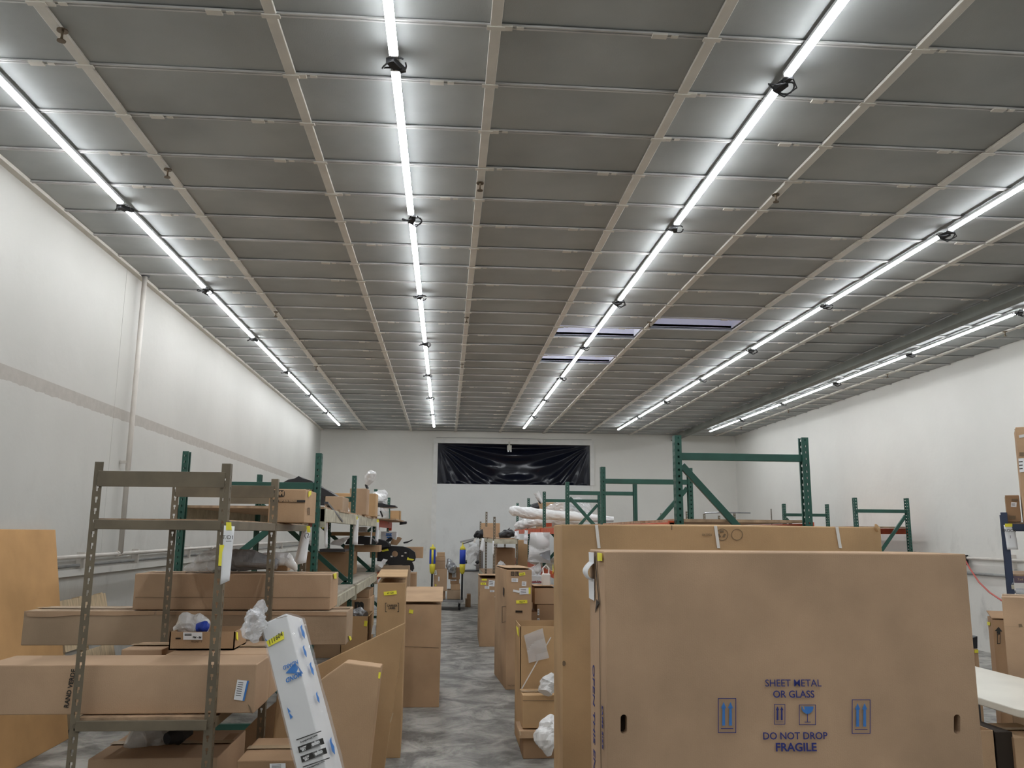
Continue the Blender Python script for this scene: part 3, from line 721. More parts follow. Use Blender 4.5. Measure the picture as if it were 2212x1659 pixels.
sg = sign('white paper sign reading T/D1 taped to the tan shelving front post', [(484, 1135), (507, 1137), (497, 1254), (477, 1263)], 3.885, [('T/D1', 493, 1161, 8, 0)],
     [[(489, 1128), (500, 1128), (501, 1145), (489, 1145)], [(475, 1177), (485, 1177), (484, 1223), (472, 1222)]], curl=.006)
F = Face(at(494, 1170, 3.864), VX, UP); decal(sg, F, rect(494, 1169, 12, 1.2), 'black_ink', 'underline')
sign('white paper sign with handwritten number hanging under the tan shelf', [(654, 1142), (671, 1142), (662, 1215), (634, 1222)], 6.10, [('(2', 663, 1157, 10, 10)], [[(662, 1136), (670, 1136), (671, 1150), (664, 1150)]], curl=.03)
sign('narrow white paper tag hanging from the cream beam, nearest tall green post', [(699, 1104), (708, 1105), (708, 1183), (702, 1182)], 7.4, [('TD2', 703, 1122, 3, 90)], [[(700, 1101), (705, 1101), (706, 1113), (700, 1113)], [(697, 1115), (700, 1115), (699, 1142), (696, 1142)]], curl=.004)
sign('wide white paper tag hanging from the middle of the cream beam', [(764, 1118), (775, 1119), (773, 1177), (761, 1176)], 9.6, [('TD3', 769, 1130, 3, 90)], [[(766, 1115), (772, 1115), (773, 1122), (766, 1122)]], curl=.01)
sign('white paper tag hanging at the far end of the cream beam', [(814, 1125), (819, 1126), (817, 1172), (809, 1171)], 12.3, [], [[(814, 1122), (818, 1122), (819, 1128), (814, 1128)]], curl=.01)
sign('thin folded white paper tag behind the wide paper tag', [(802, 1135), (805, 1135), (802, 1176), (799, 1175)], 11.8, [], [[(802, 1133), (805, 1133), (805, 1136), (802, 1136)]], curl=.01)
# ------------------------------------------------------------------ more builders
def sheet(label, quad, Y, m_, name='plastic_bag', cat='bag', amp=.02, freq=9, nx=14, ny=18, parent=None, bulge=.0, th=.0008, seed=0, lift=0):
    """crumpled thin sheet filling a quad (px tl, tr, br, bl)"""
    tl, tr, br, bl = [at(px, py, Y) for px, py in quad]; vs = []
    for j in range(ny+1):
        for i in range(nx+1):
            s, t = i/nx, j/ny; p = tl.lerp(tr, s).lerp(bl.lerp(br, s), t); q = p*freq+Vector((seed, 0, 0))
            vs.append(p+VY*(-bulge*math.sin(math.pi*s)*math.sin(math.pi*t)-amp*abs(noise.noise(q))*1.6)+VX*(amp*.5*noise.noise(q*1.3))+VY*-lift)
    mb = MB().add(vs, [(j*(nx+1)+i, j*(nx+1)+i+1, (j+1)*(nx+1)+i+1, (j+1)*(nx+1)+i) for j in range(ny) for i in range(nx)])
    o = mb.build(name, m_, parent, solid=th)
    if parent is None: recenter(o); tagit(o, label, cat)
    return o
def ribbon(label, contour, Y, dep, m_, name, cat, parent=None, bevel=.004, floor=False):
    """closed px outline at depth Y extruded backwards"""
    ps = [at(px, py, Y) for px, py in contour]
    if floor:
        for p in sorted(ps, key=lambda p: p.z)[:2]: p.z = 0
    if parent is None:
        lo = min(p.z for p in ps); cx = sum(p.x for p in ps)/len(ps); root = thing(name, label, cat, Vector((cx, Y+dep/2, lo)))
    else: root = parent
    MB().prism(ps, [p+VY*dep for p in ps]).build('body' if parent is None else name, m_, root, bevel=bevel)
    return root
def panel(label, pts, Y, th, m_='card', lean=.06, yaw=0, name='flat_carton', cat='box'):
    """large flat carton leaning back: px outline on a tilted plane; points below the frame run down to the floor"""
    a = R_(yaw); n = Vector((math.sin(a), -math.cos(a), lean)).normalized(); P0 = at(pts[0][0], pts[0][1], Y)
    W_ = []
    for px, py in pts:
        p = onplane(px, py, P0, n)
        if py > 1700: p.z = 0
        W_.append(p)
    lo = Vector((sum(p.x for p in W_)/len(W_), min(p.y for p in W_), 0))
    root = thing(name, label, cat, lo)
    MB().prism(W_, [p-n*th for p in W_]).build('body', m_, root, bevel=.005)
    return dict(root=root, front=Face(P0+n*.0006, Vector((math.cos(a), math.sin(a), 0)), n.cross(Vector((math.cos(a), math.sin(a), 0)))), n=n)
def lid(c, lf, lb, over=.02, m_=None):
    """loose top flap: lifted lf at the front and lb at the back"""
    b = c['b0']; z = UP*(c['h']+.008); u, f = c['u'], c['f']
    q = [b-u*over-f*over+z+UP*lf, b+u*(c['w']+over)-f*over+z+UP*lf, b+u*(c['w']+over)+f*(c['d'])+z+UP*lb, b-u*over+f*c['d']+z+UP*lb]
    MB().prism(q, [p+UP*.006 for p in q]).build('flap', m_ or c['root'].children[0].data.materials[0], c['root'])
def cut(body, cutter):
    cu = cutter.build('cutter', 'hole'); md = body.modifiers.new('b', 'BOOLEAN'); md.operation = 'DIFFERENCE'; md.object = cu; md.solver = 'EXACT'
    bpy.context.view_layer.update(); dg = bpy.context.evaluated_depsgraph_get()
    me = bpy.data.meshes.new_from_object(body.evaluated_get(dg)); body.modifiers.clear(); body.data = me; bpy.data.objects.remove(cu)
def capsule(face, px, py, w, h, depth):
    n = 8; r = w/2; pts = []
    for k in range(n+1): a = math.pi*k/n; pts.append((px+r*math.cos(a), py-(h/2-r)-r*math.sin(a)))
    for k in range(n+1): a = math.pi+math.pi*k/n; pts.append((px+r*math.cos(a), py+(h/2-r)-r*math.sin(a)))
    ps = [face.hit(*p) for p in pts]
    return MB().prism([p+face.n*.03 for p in ps], [p-face.n*depth for p in ps]), ps

# ------------------------------------------------------------------ foreground right: the two tall cartons
G = carton('tall front carton printed SHEET METAL OR GLASS with blue arrows', 1306, 2086, 1191, 3.2, .40, zb=0, yaw=-1.5, m_='card_pink', name='large_carton', tape=False, bulge=.006)
g, gf = G['root'], G['front']
gb = [c for c in g.children if c.name.startswith('body')][0]
for px in (1348, 2069):
    mb, ps = capsule(gf, px, 1565, 14, 42, .05); cut(gb, mb)
    MB().prism([p-gf.n*.046 for p in ps], [p-gf.n*.052 for p in ps]).build('hand_hole', 'hole', g)
for body, px, py, h, b, sx in (('SHEET METAL', 1713, 1476, 14.5, .0001, .98), ('OR GLASS', 1714, 1500, 14.5, .0004, .98), ('DO NOT DROP', 1717, 1590, 14.5, .0004, .98), ('FRAGILE', 1719, 1614.5, 16.5, .0009, 1.04)):
    ftext(g, gf, body, px, py, h, 'blue_ink', 0, b, sx)
def outline(root, F, x0, y0, x1, y1, t, m_):
    for q in ([(x0, y0), (x1, y0), (x1, y0+t), (x0, y0+t)], [(x0, y1-t), (x1, y1-t), (x1, y1), (x0, y1)], [(x0, y0), (x0+t, y0), (x0+t, y1), (x0, y1)], [(x1-t, y0), (x1, y0), (x1, y1), (x1-t, y1)]): decal(root, F, q, m_, 'print_line', .0008)
def arrows(root, F, x0, y0, x1, y1, m1, m2):
    w, h = x1-x0, y1-y0; outline(root, F, x0, y0, x1, y1, max(1.1, w*.035), m1)
    for cx in (.31, .69):
        X = x0+w*cx
        decal(root, F, [(X, y0+h*.11), (X+w*.14, y0+h*.29), (X-w*.14, y0+h*.29)], m2, 'printed_arrow', .0008)
        decal(root, F, [(X-w*.065, y0+h*.27), (X+w*.065, y0+h*.27), (X+w*.08, y0+h*.79), (X-w*.08, y0+h*.79)], m2, 'printed_arrow', .0008)
    decal(root, F, [(x0+w*.16, y0+h*.865), (x1-w*.16, y0+h*.865), (x1-w*.16, y0+h*.885), (x0+w*.16, y0+h*.885)], m1, 'print_line', .0008)
arrows(g, gf, 1551, 1508, 1590, 1583, 'blue_ink', 'blue_print'); arrows(g, gf, 1840, 1511, 1880, 1585, 'blue_ink', 'blue_print')
arrows(g, gf, 1672, 1521, 1696, 1565, 'blue_ink', 'blue_ink')
outline(g, gf, 1726, 1522, 1762, 1566, 1.2, 'blue_ink')
decal(g, gf, [(1731, 1526), (1757, 1526)]+[(1744+13*math.cos(a), 1527+15*math.sin(a)) for a in [math.pi*k/10 for k in range(0, 11)]], 'blue_print', 'printed_glass', .0008)
decal(g, gf, [(1733, 1525.5), (1736, 1525.5), (1738, 1533), (1735, 1532)], 'card_pink', 'glass_crack', .0014)
decal(g, gf, [(1743.4, 1541), (1744.8, 1541), (1744.8, 1560), (1743.4, 1560)], 'blue_ink', 'print_line', .0008); decal(g, gf, [(1738, 1559), (1751, 1559), (1751, 1560.5), (1738, 1560.5)], 'blue_ink', 'print_line', .0008)
gl = G['left']
P = G['b0']-G['u']*.0055+G['f']*.20
for body, fy, fz, sx in (('OPEN THIS END', .27, 1659, 1.0), ('SAME SIZE', .055, 1600, 1.0)):
    Pp = G['b0']-G['u']*.0056+G['f']*fy; Pp.z = at(1290, 1440, 3.3).z-(.24 if fy > .1 else .21)
    text(body, Pp, -UP, -G['f'], .047 if fy > .1 else .026, 'blue_ink', g, .0006, sx=.92)
mb = MB(); q = lambda fy, z: G['b0']-G['u']*.0062+G['f']*fy+UP*z
zt_ = G['h']
seam = [(.19, zt_-.005), (.17, zt_-.07), (.14, zt_-.13), (.10, zt_-.20), (.10, .05)]
mb = MB()
for k in range(len(seam)-1):
    (a, za), (b, zb_) = seam[k], seam[k+1]; wv = .018 if k < 3 else .005
    mb.prism([q(a, za), q(a+wv, za), q(b+wv*.8, zb_), q(b, zb_)], [p-G['u']*.001 for p in (q(a, za), q(a+wv, za), q(b+wv*.8, zb_), q(b, zb_))])
mb.build('torn_seam', 'hole', g)
mb = MB(); tr_ = [q(.10, zt_-.20), q(.17, zt_-.19), q(.21, zt_-.245), q(.15, zt_-.215)]; mb.prism(tr_, [p-G['u']*.0012 for p in tr_]); mb.build('tear', 'hole', g)
for z0, z1, f0, f1 in ((zt_-.01, zt_-.055, .23, .37), (zt_-.115, zt_-.20, .23, .38)):
    mb = MB(); a = [q(f0, z0), q(f1, z0), q(f1-.01, z1), q(f0, z1)]; mb.prism(a, [p-G['u']*.002 for p in a]); mb.build('shipping_label', 'paper', g)
n_ = 8; vs = []
for j in range(n_+1):
    t = j/n_
    for i in (0, 1): vs.append(q(.22+.15*i, zt_-.05-.07*t)-G['u']*(.026*math.sin(math.pi*t*.9)+.002))
MB().add(vs, [(2*j, 2*j+1, 2*j+3, 2*j+2) for j in range(n_)]).build('loose_label', 'paper', g, smooth=True, solid=.0008)
mb = MB(); a = [q(.02, zt_-.008), q(.13, zt_-.008), q(.13, zt_-.04), q(.02, zt_-.036)]; mb.prism(a, [p-G['u']*.002 for p in a]); mb.build('yellow_tag', 'tapeyellow', g)

Fb = carton('tallest carton with white straps standing behind the SHEET METAL carton', 1214, 1902, 1133, 4.3, .42, zb=0, yaw=-1.5, m_='card_gold', name='large_carton', tape=False, bulge=.006)
for x0, x1 in ((1285, 1337), (1542, 1580), (1804, 1850)):
    x0b = x0; dx = (x1-x0)/526
    sl_ = {1285: .115, 1542: .14, 1804: .16}[x0]
    decal(Fb['root'], Fb['front'], [(x0, 1134), (x0+6.5, 1134), (x0+6.5+sl_*50, 1184), (x0+sl_*50, 1184)], 'strap', 'strap', .002)
ff = Fb['front']
ftext(Fb['root'], ff, 'FB0248', 1527, 1155, 5, 'faint_ink', 180)
def ring(root, F, px, py, r, t, m_, n=28):
    mb = MB(); a = []; b = []
    for k in range(n):
        th = 2*math.pi*k/n; a.append(F.hit(px+r*math.cos(th), py+r*math.sin(th))+F.n*.001); b.append(F.hit(px+(r-t)*math.cos(th), py+(r-t)*math.sin(th))+F.n*.001)
    mb.add(a+b, [(k, (k+1) % n, (k+1) % n+n, k+n) for k in range(n)]); return mb.build('round_stamp', m_, root, solid=.0006)
ring(Fb['root'], ff, 1560, 1155, 13, 1.4, 'faint_ink'); ring(Fb['root'], ff, 1592, 1155, 12.5, 1.4, 'faint_ink')
for k in range(3):
    a = R_(120*k-90); cx, cy = 1559+6*math.cos(a), 1154+6*math.sin(a)
    decal(Fb['root'], ff, rect(cx, cy, 8, 4.2, 120*k), 'faint_ink', 'recycling_mark', .0008)
decal(Fb['root'], Fb['front'], [(1218+4*math.cos(t), 1433+6*math.sin(t)) for t in [2*math.pi*k/12 for k in range(12)]], 'faint_ink', 'stain', .0006)
decal(Fb['root'], Fb['left'], [(1189, 1224), (1195, 1219), (1196, 1234), (1190, 1238)], 'tapeyellow', 'yellow_tag', .002)
decal(Fb['root'], ff, [(1450, 1134), (1452, 1134), (1452, 1145), (1450, 1145)], 'faint_ink', 'crease', .0006)
a = ribbon('', [(1893, 1131), (1899, 1136), (1898, 1150), (1892, 1140)], 4.24, .02, 'card_gold', 'bent_flap', '', parent=Fb['root'])

# ------------------------------------------------------------------ cartons right of the aisle
E1 = carton('tall open carton with a zip bag stuck on it, beside the strapped carton', 1124, 1215, 1353, 7.05, .5, zb=0, m_='card_gold', open_top=True, name='open_carton')
e1 = E1['root']
sheet('', [(1132, 1372), (1172, 1357), (1186, 1421), (1143, 1432)], 7.03, 'film', 'zip_bag', parent=e1, amp=.008)
ps = [E1['front'].hit(*p) for p in ((1189, 1376), (1191, 1377), (1125, 1494), (1123, 1492))]; MB().prism(ps, [p+E1['front'].n*.002 for p in ps]).build('tape_edge', 'strap', e1)
decal(e1, E1['left'], [(1115, 1352), (1120, 1356), (1121, 1376), (1118, 1370)], 'tapeyellow', 'yellow_tag')
E4 = carton('small carton on the floor at the bottom of the stack beside the strapped carton', 1130, 1205, 1594, 6.72, .28, zb=0, m_='card_dark')
E3 = carton('shallow cardboard tray between two small cartons of the stack', 1121, 1205, 1579, 6.68, .34, zb=E4['h']+.004, m_='card', tape=False, name='cardboard_tray')
E2 = carton('small brown carton on top of the shallow tray', 1129, 1205, 1502, 6.72, .28, zb=E4['h']+E3['h']+.012, m_='card_gold')
decal(E2['root'], E2['front'], [(1129, 1513), (1205, 1513), (1205, 1514), (1129, 1514)], 'faint_ink', 'crease', .0005)
decal(E3['root'], E3['front'], [(1121, 1578), (1125, 1578), (1126, 1589), (1123, 1589)], 'wood', 'torn_edge', .001)
blob('crumpled clear bag lying on the small brown carton', [at(1178, 1497, 6.62), at(1186, 1475, 6.66), at(1196, 1455, 6.66)], [.05, .07, .02], 'film_white', freq=16)
blob('crumpled white foam bag beside the lowest small carton', [at(1186, 1632, 6.4), at(1180, 1600, 6.4), at(1184, 1570, 6.45), at(1192, 1545, 6.5)], [.02, .08, .07, .02], 'foam', freq=14)
D_ = carton_floor('tall narrow carton with many labels, right side of the aisle', (1092, 1490), (1148, 1489), (1076, 1456), (1099, 1231), m_='card', name='tall_carton')
d = D_['root']
ytag(D_, 'front', 1128, 1240, 13, 6, -8); ytag(D_, 'front', 1127, 1300, 24, 7, -2, '76619'); slip(D_, 'front', 1112, 1253, 14, 8, 2); slip(D_, 'front', 1132, 1261, 10, 10, 2)
slip(D_, 'front', 1132, 1277, 20, 14, -3); decal(d, D_['front'], rect(1144, 1276, 4, 14, 0), 'tapeyellow', 'yellow_tag'); decal(d, D_['front'], rect(1115, 1277, 14, 5, 12), 'paper', 'shipping_label')
arrows(d, D_['front'], 1104, 1235, 1111, 1244, 'black_ink', 'black_ink'); outline(d, D_['front'], 1113, 1235, 1121, 1244, 1, 'black_ink'); decal(d, D_['front'], rect(1117, 1239, 3, 6), 'black_ink', 'printed_glass')
decal(d, D_['front'], rect(1121, 1321, 15, 4.5, 2), 'hole', 'hand_hole'); decal(d, D_['left'], [(1087, 1268), (1089.5, 1271), (1089, 1290), (1086.5, 1284)], 'hole', 'hand_hole')
outline(d, D_['left'], 1084, 1310, 1095, 1345, 1.2, 'faint_ink'); ftext(d, D_['front'], 'MACHINE 4', 1108, 1481, 3, 'faint_ink', 0)
lid(D_, .01, .0, .0)
C_ = carton_floor('mid height carton with yellow tags farther along the aisle, right side', (1035, 1397), (1080, 1397), (1016, 1375), (1037, 1250), m_='card', name='tall_carton')
ytag(C_, 'front', 1044, 1261, 12, 5, 0); ytag(C_, 'front', 1046, 1252, 11, 4, 0, ink=False); slip(C_, 'front', 1062, 1260, 13, 13, 5); slip(C_, 'front', 1052, 1269, 10, 6, 3); slip(C_, 'front', 1063, 1277, 10, 4, 0)
decal(C_['root'], C_['front'], rect(1071, 1287, 3, 7, 20), 'strap', 'torn_patch'); 
def lface(c, a0, a1, z0, z1, m_, name):
    q = lambda a, z: c['b0']-c['u']*.0045+c['f']*a+UP*z
    ps = [q(a0, z0), q(a1, z0), q(a1, z1), q(a0, z1)]; return MB().prism(ps, [p-c['u']*.0008 for p in ps]).build(name, m_, c['root'])
for a0, a1, z0, z1 in ((.35, .95, .66, .675), (.35, .95, .34, .355), (.35, .365, .34, .675), (.935, .95, .34, .675)): lface(C_, a0, a1, z0, z1, 'faint_ink', 'print_line')
lface(C_, .10, .22, .74, .80, 'hole', 'hand_hole')
lid(C_, .04, .0, .01)
a = carton('brown carton under the white carton beside the labelled tall carton', 1140, 1176, 1291, 11.6, .45, zb=0, m_='card_dark')
a2 = carton('white carton with red Scotch lettering beside the labelled tall carton', 1140, 1172, 1244, 11.6, .4, zb=a['h']+.003, m_='white_box', name='white_carton')
ftext(a2['root'], a2['front'], 'Scotch-Brite', 1158, 1257, 4.4, 'red_ink', 0, .002, .72)
blob('crumpled clear film stuffed on the white carton', [at(1143, 1237, 11.6), at(1158, 1234, 11.7), at(1168, 1238, 11.7)], [.05, .08, .04], 'film', freq=11)
sheet('torn clear film hanging above the white carton', [(1150, 1228), (1166, 1214), (1172, 1232), (1156, 1242)], 11.4, 'film_white', amp=.05)
b = carton('brown floor carton between the labelled carton and the strapped carton', 1160, 1200, 1306, 9.9, .5, zb=0, m_='card_dark')
slip(b, 'front', 1163, 1322, 4, 14); slip(b, 'front', 1163, 1342, 5, 14)
b2 = carton('plain carton stacked behind the left edge of the strapped carton', 1155, 1200, 1270, 9.9, .5, zb=b['h']+.004, m_='card')
lid(b2, .012, 0, .01)
carton('dark low carton in the gap behind the open tall carton', 1146, 1160, 1322, 9.9, .4, zb=0, m_='card_dark')
t = thing('jug', 'cream plastic jug with handle standing on the carton by the strapped carton', 'jug', at(1180, 1265, 9.85))
jz = b['h']+b2['h']+.02
jp = at(1181, 1262, 9.98); MB().prism(*[[Vector((jp.x+x, 10.05+y, z)) for x, y in ((-.05, -.04), (.05, -.04), (.05, .04), (-.05, .04))] for z in (jz, jz+.14)]).build('body', 'strap', t, bevel=.012)
MB().tube([Vector((jp.x-.03, 10.05, jz+.13)), Vector((jp.x-.04, 10.05, jz+.20)), Vector((jp.x, 10.05, jz+.24)), Vector((jp.x+.035, 10.05, jz+.2)), Vector((jp.x+.03, 10.05, jz+.13))], .009, 8).build('handle', 'strap', t)
blob('crumpled white film on the small carton of the far shelving', [at(1073, 1229, 14.75), at(1082, 1221, 14.75), at(1092, 1227, 14.75)], [.03, .07, .04], 'film_white', freq=12)
sheet('milky plastic bag hanging from the orange beam above the labelled carton', [(1145, 1150), (1188, 1150), (1188, 1217), (1140, 1213)], 12.55, 'film_white', amp=.05, freq=4, bulge=.05)
sheet('grey film flap under the hanging milky bag', [(1164, 1196), (1188, 1188), (1188, 1212), (1174, 1206)], 12.4, 'film_grey', amp=.03)

# wrapped bumpers on the right row top shelf
blob('upper long white foam wrapped bumper sticking out of the right racking', [at(*p, 16.6) for p in ((1100, 1100), (1110, 1103), (1140, 1108), (1185, 1112), (1240, 1116), (1325, 1122))], [.05, .09, .11, .10, .09, .05], 'foam', 'wrapped_bumper', 'bumper', crumple=.2)
blob('lower long film wrapped bumper sticking out of the right racking', [at(*p, 17.3) for p in ((1112, 1139), (1122, 1134), (1160, 1127), (1210, 1126), (1260, 1126))], [.05, .09, .09, .09, .06], 'film_white', 'wrapped_bumper', 'bumper', crumple=.3)
blob('large heap of clear film on top of the wrapped bumpers', [at(*p, 17.0) for p in ((1180, 1106), (1210, 1097), (1250, 1095), (1278, 1104))], [.08, .16, .17, .06], 'film', crumple=.4)
carton('cardboard carton standing behind the wrapped bumpers', 1163, 1218, 1085, 17.9, .5, zb=1.813, m_='card', tape=False)
P = [at(1142, 1112, 17.4), at(1146, 1102, 17.4), at(1154, 1096, 17.4), at(1164, 1093, 17.4)]
tt = thing('fender_liner', 'curved black plastic liner beside the carton behind the bumpers', 'car part', P[0]); MB().tube([p+VY*.05 for p in P], [.03, .06, .08, .08], 8).build('liner', 'black', tt)
tt = thing('wrapped_rod', 'thin film wrapped rod poking up above the far carton', 'rod', at(1168, 1085, 17.8))
MB().tube([at(1169, 1087, 17.8), at(1159, 1072, 17.8)], .03, 8).build('rod', 'rubber', tt); blob('', [at(1171, 1086, 17.75), at(1163, 1074, 17.75), at(1158, 1064, 17.75)], [.02, .05, .06], 'film_white', 'wrap', parent=tt)
sheet('white paper strips hanging left of the milky bag', [(1133, 1145), (1141, 1146), (1139, 1176), (1131, 1174)], 15.2, 'paper', 'paper_tag', 'tag', amp=.02)
sheet('crumpled white paper beside the far shelving top', [(1112, 1147), (1121, 1146), (1122, 1164), (1111, 1163)], 14.3, 'paper', 'paper_tag', 'tag', amp=.04)
carton('brown carton standing left of the milky bag by the far shelving', 1119, 1140, 1167, 16.2, .4, zb=0, m_='card_gold')
carton('small red carton left of the strapped carton on the far rack', 1180, 1192, 1130, 16.7, .3, zb=1.813, m_='orange', tape=False, name='red_carton')
# second tan shelving by the aisle
S2 = thing('boltless_shelving', 'narrow grey tan shelving far along the aisle with cream shelf edge', 'shelving', (1.1, 17, 0))
pA, pB = at(1066, 1120, 14.5), at(1119, 1122, 14.5)
am2 = angle_post(1.97)
for y, zz in ((14.5, 1), (17.4, 1.08), (20.3, 1)):
    for x, s in ((pA.x, 1), (pB.x, -1)):
        o = put(am2, 'post', S2, (x, y, 0), 0, solid=.002, sx=s); o.scale = (s, 1, zz if s > 0 else .83)
for z in (1.60, .86, .22):
    MB().box(((pA.x+pB.x)/2, 17.4, z), (pB.x-pA.x-.01, 5.7, .02)).build('shelf_board', 'particle', S2)
    MB().box(((pA.x+pB.x)/2, 14.49, z-.045), (pB.x-pA.x-.02, .014, .08)).build('end_beam', 'cream', S2)
    for x in (pA.x+.004, pB.x-.004): MB().box((x, 17.4, z-.045), (.012, 5.7, .07)).build('side_beam', 'cream', S2)
carton('small carton with an open side on the far shelving', 1046, 1072, 1138, 16.4, .4, zb=1.613, m_='card_pink')
carton('wider carton behind the small carton on the far shelving', 1040, 1080, 1130, 18.6, .4, zb=1.613, m_='card')
blob('black plastic moulding lying on the far shelving', [at(1078, 1157, 15.2), at(1090, 1155, 15.2), at(1104, 1152, 15.2), at(1112, 1155, 15.2)], [.05, .08, .07, .04], 'black', 'plastic_moulding', 'car part', crumple=.3)
ribbon('black wedge trim sticking up on the far shelving', [(1083, 1153), (1094, 1146), (1102, 1139), (1100, 1145), (1092, 1153)], 15.4, .06, 'black', 'trim_piece', 'car part')
blob('black bumper end sticking out left of the far shelving', [at(1024, 1160, 17.5), at(1032, 1155, 17.5), at(1044, 1153, 17.5)], [.03, .08, .09], 'black', 'bumper_end', 'bumper', crumple=.3)
carton('small carton at the front of the middle shelf of the far shelving', 1071, 1100, 1232, 14.6, .3, zb=.872, m_='card')
carton('dark brown carton on the middle shelf of the far shelving', 1073, 1113, 1184, 15.1, .8, zb=.872, m_='card_dark')
carton('brown carton on the bottom shelf of the far shelving', 1074, 1112, 1256, 14.75, .8, zb=.232, m_='card_dark')
sign('white paper flag hanging left of the far shelving', [(1041, 1163), (1046, 1163), (1046, 1192), (1036, 1188)], 14.9, [], [], curl=.02)
sign('thin white tag on the far shelving front post', [(1064, 1168), (1067, 1168), (1066, 1198), (1064, 1197)], 14.4, [], [], curl=.01)
# far racks in the right back corner
S3 = thing('bare_shelf_posts', 'row of bare grey tan shelving posts with a rod in the far right corner', 'shelving', (5.5, 20.5, 0))
for px, py, Y in ((1427, 1109, 20.5), (1482, 1105, 20.5), (1520, 1110, 20.5), (1552, 1114, 21), (1585, 1106, 20.5), (1666, 1099, 20.5)):
    p = at(px, py, Y); o = put(am2, 'post', S3, (p.x, p.y, 0), 0, solid=.002); o.scale = (1.2, 1.2, p.z/1.97)
MB().tube([at(1522, 1108, 20.5), at(1560, 1107, 20.5), at(1621, 1108, 20.5)], .02, 6).build('rod', 'steel', S3)
for z in (1.5, .6): a, b_ = at(1520, 1110, 20.7), at(1666, 1099, 20.7); MB().box(((a.x+b_.x)/2, 20.8, z), (b_.x-a.x, .5, .02)).build('shelf_board', 'particle', S3)

# ------------------------------------------------------------------ long cartons lying through the tan shelving
B1 = carton('long carton across the lowest shelf with a blue and white label', -40, 555, 1437, 3.975, .30, zb=SH_LOW+.002, m_='card_pink', name='long_carton', tape=False)
b1, bf = B1['root'], B1['front']
q = [(513, 1468), (538, 1471), (528, 1514), (505, 1511)]
decal(b1, bf, q, 'paper', 'shipping_label'); decal(b1, bf, [(534, 1470.5), (538, 1471), (528, 1514), (524, 1513.5)], 'blue_print', 'label_band', .002)
for k in range(7): decal(b1, bf, [(515+.0*k-k*.9, 1473+4.6*k), (526-k*.9, 1474.3+4.6*k), (525.8-k*.9, 1475.6+4.6*k), (514.8-k*.9, 1474.3+4.6*k)], 'black_ink', 'print_line', .002)
ftext(b1, bf, 'RAND VERDE', 152, 1487, 9.5, 'black_ink', 84, .0006, .98)
decal(b1, bf, [(535, 1520), (540, 1526), (546, 1541), (541, 1540)], 'faint_ink', 'smudge', .0006)
topz = SH_LOW+.002+B1['h']
xr_ = (B1['b0']+B1['u']*B1['w']).x
p0 = Vector((at(366, 1400, 4.35).x, 4.30, SH_LOW+.002))
B1b = carton('square carton directly behind the long labelled carton, same height', 0, 0, 0, 0, .50, P0=p0, wid=xr_-p0.x-.004, hgt=B1['h'], m_='card_pink')
B2s = carton('low carton propping up the middle long carton', 262, 350, 1403, 4.55, .30, zb=SH_LOW+.002, m_='card_pink')
z2 = at(300, 1394, 5.08).z
B2r = carton('carton under the right half of the middle long carton', 470, 560, 1395, 5.1, .3, zb=SH_LOW+.002, m_='card_dark', tape=False)
B2 = carton('middle long carton sticking out past both shelving posts', 52, 750, 1320, 5.08, .33, zb=z2, m_='card_grey', name='long_carton', bulge=.006)
decal(B2['root'], B2['front'], [(52, 1320), (335, 1320), (332, 1328), (250, 1330), (160, 1329), (110, 1333), (60, 1332)], 'card_pink', 'tape', .0012)
decal(B2['root'], B2['front'], [(338, 1320), (748, 1322), (748, 1330), (338, 1328)], 'card_pink', 'tape', .0012)
decal(B2['root'], B2['right'], [(752, 1374), (756, 1374), (759, 1386), (755, 1384)], 'tapeyellow', 'yellow_tag', .003)
z3 = B2['b0'].z+B2['h']+.004
B3 = carton('top long carton with a crease, stacked on the middle long carton', 292, 716, 1239, 5.12, .34, zb=z3, m_='card_pink', name='long_carton', bulge=.006)
decal(B3['root'], B3['front'], [(292, 1290), (716, 1290), (716, 1291), (292, 1291)], 'faint_ink', 'crease', .0005)
decal(B3['root'], B3['right'], [(720, 1233), (726, 1234), (726, 1250), (721, 1250)], 'tapeyellow', 'yellow_tag', .003)
PM = carton('small carton with a PM label sitting on the carton behind the front post', 367, 508, 1365, 4.42, .26, zb=topz+.004, m_='card', tape=False, open_top=True)
decal(PM['root'], PM['front'], [(396, 1366), (437, 1366), (437, 1382), (396, 1382)], 'paper', 'shipping_label'); ftext(PM['root'], PM['front'], 'PM - 86', 426, 1377, 4, 'black_ink', 0, .0006)
for k in range(4): decal(PM['root'], PM['front'], [(399, 1369+k*1.3), (414, 1369+k*1.3), (414, 1369.8+k*1.3), (399, 1369.8+k*1.3)], 'black_ink', 'print_line', .002)
ftext(PM['root'], PM['front'], 'FRONT T', 425, 1386, 4, 'black_ink', 0); decal(PM['root'], PM['front'], rect(385, 1379, 11, 3), 'hole', 'hand_hole'); decal(PM['root'], PM['right'], [(509, 1361), (513, 1366), (514, 1384), (510, 1380)], 'tapeyellow', 'yellow_tag')
blob('clear bag with blue parts showing out of the PM carton', [at(378, 1362, 4.55), at(400, 1352, 4.55), at(428, 1350, 4.55), at(450, 1356, 4.55)], [.02, .05, .055, .03], 'film_white', freq=14)
blob('blue plastic part inside the bag on the PM carton', [at(425, 1356, 4.49), at(440, 1354, 4.49), at(449, 1357, 4.5)], [.02, .03, .02], 'blue', 'plastic_part', 'car part', freq=14)
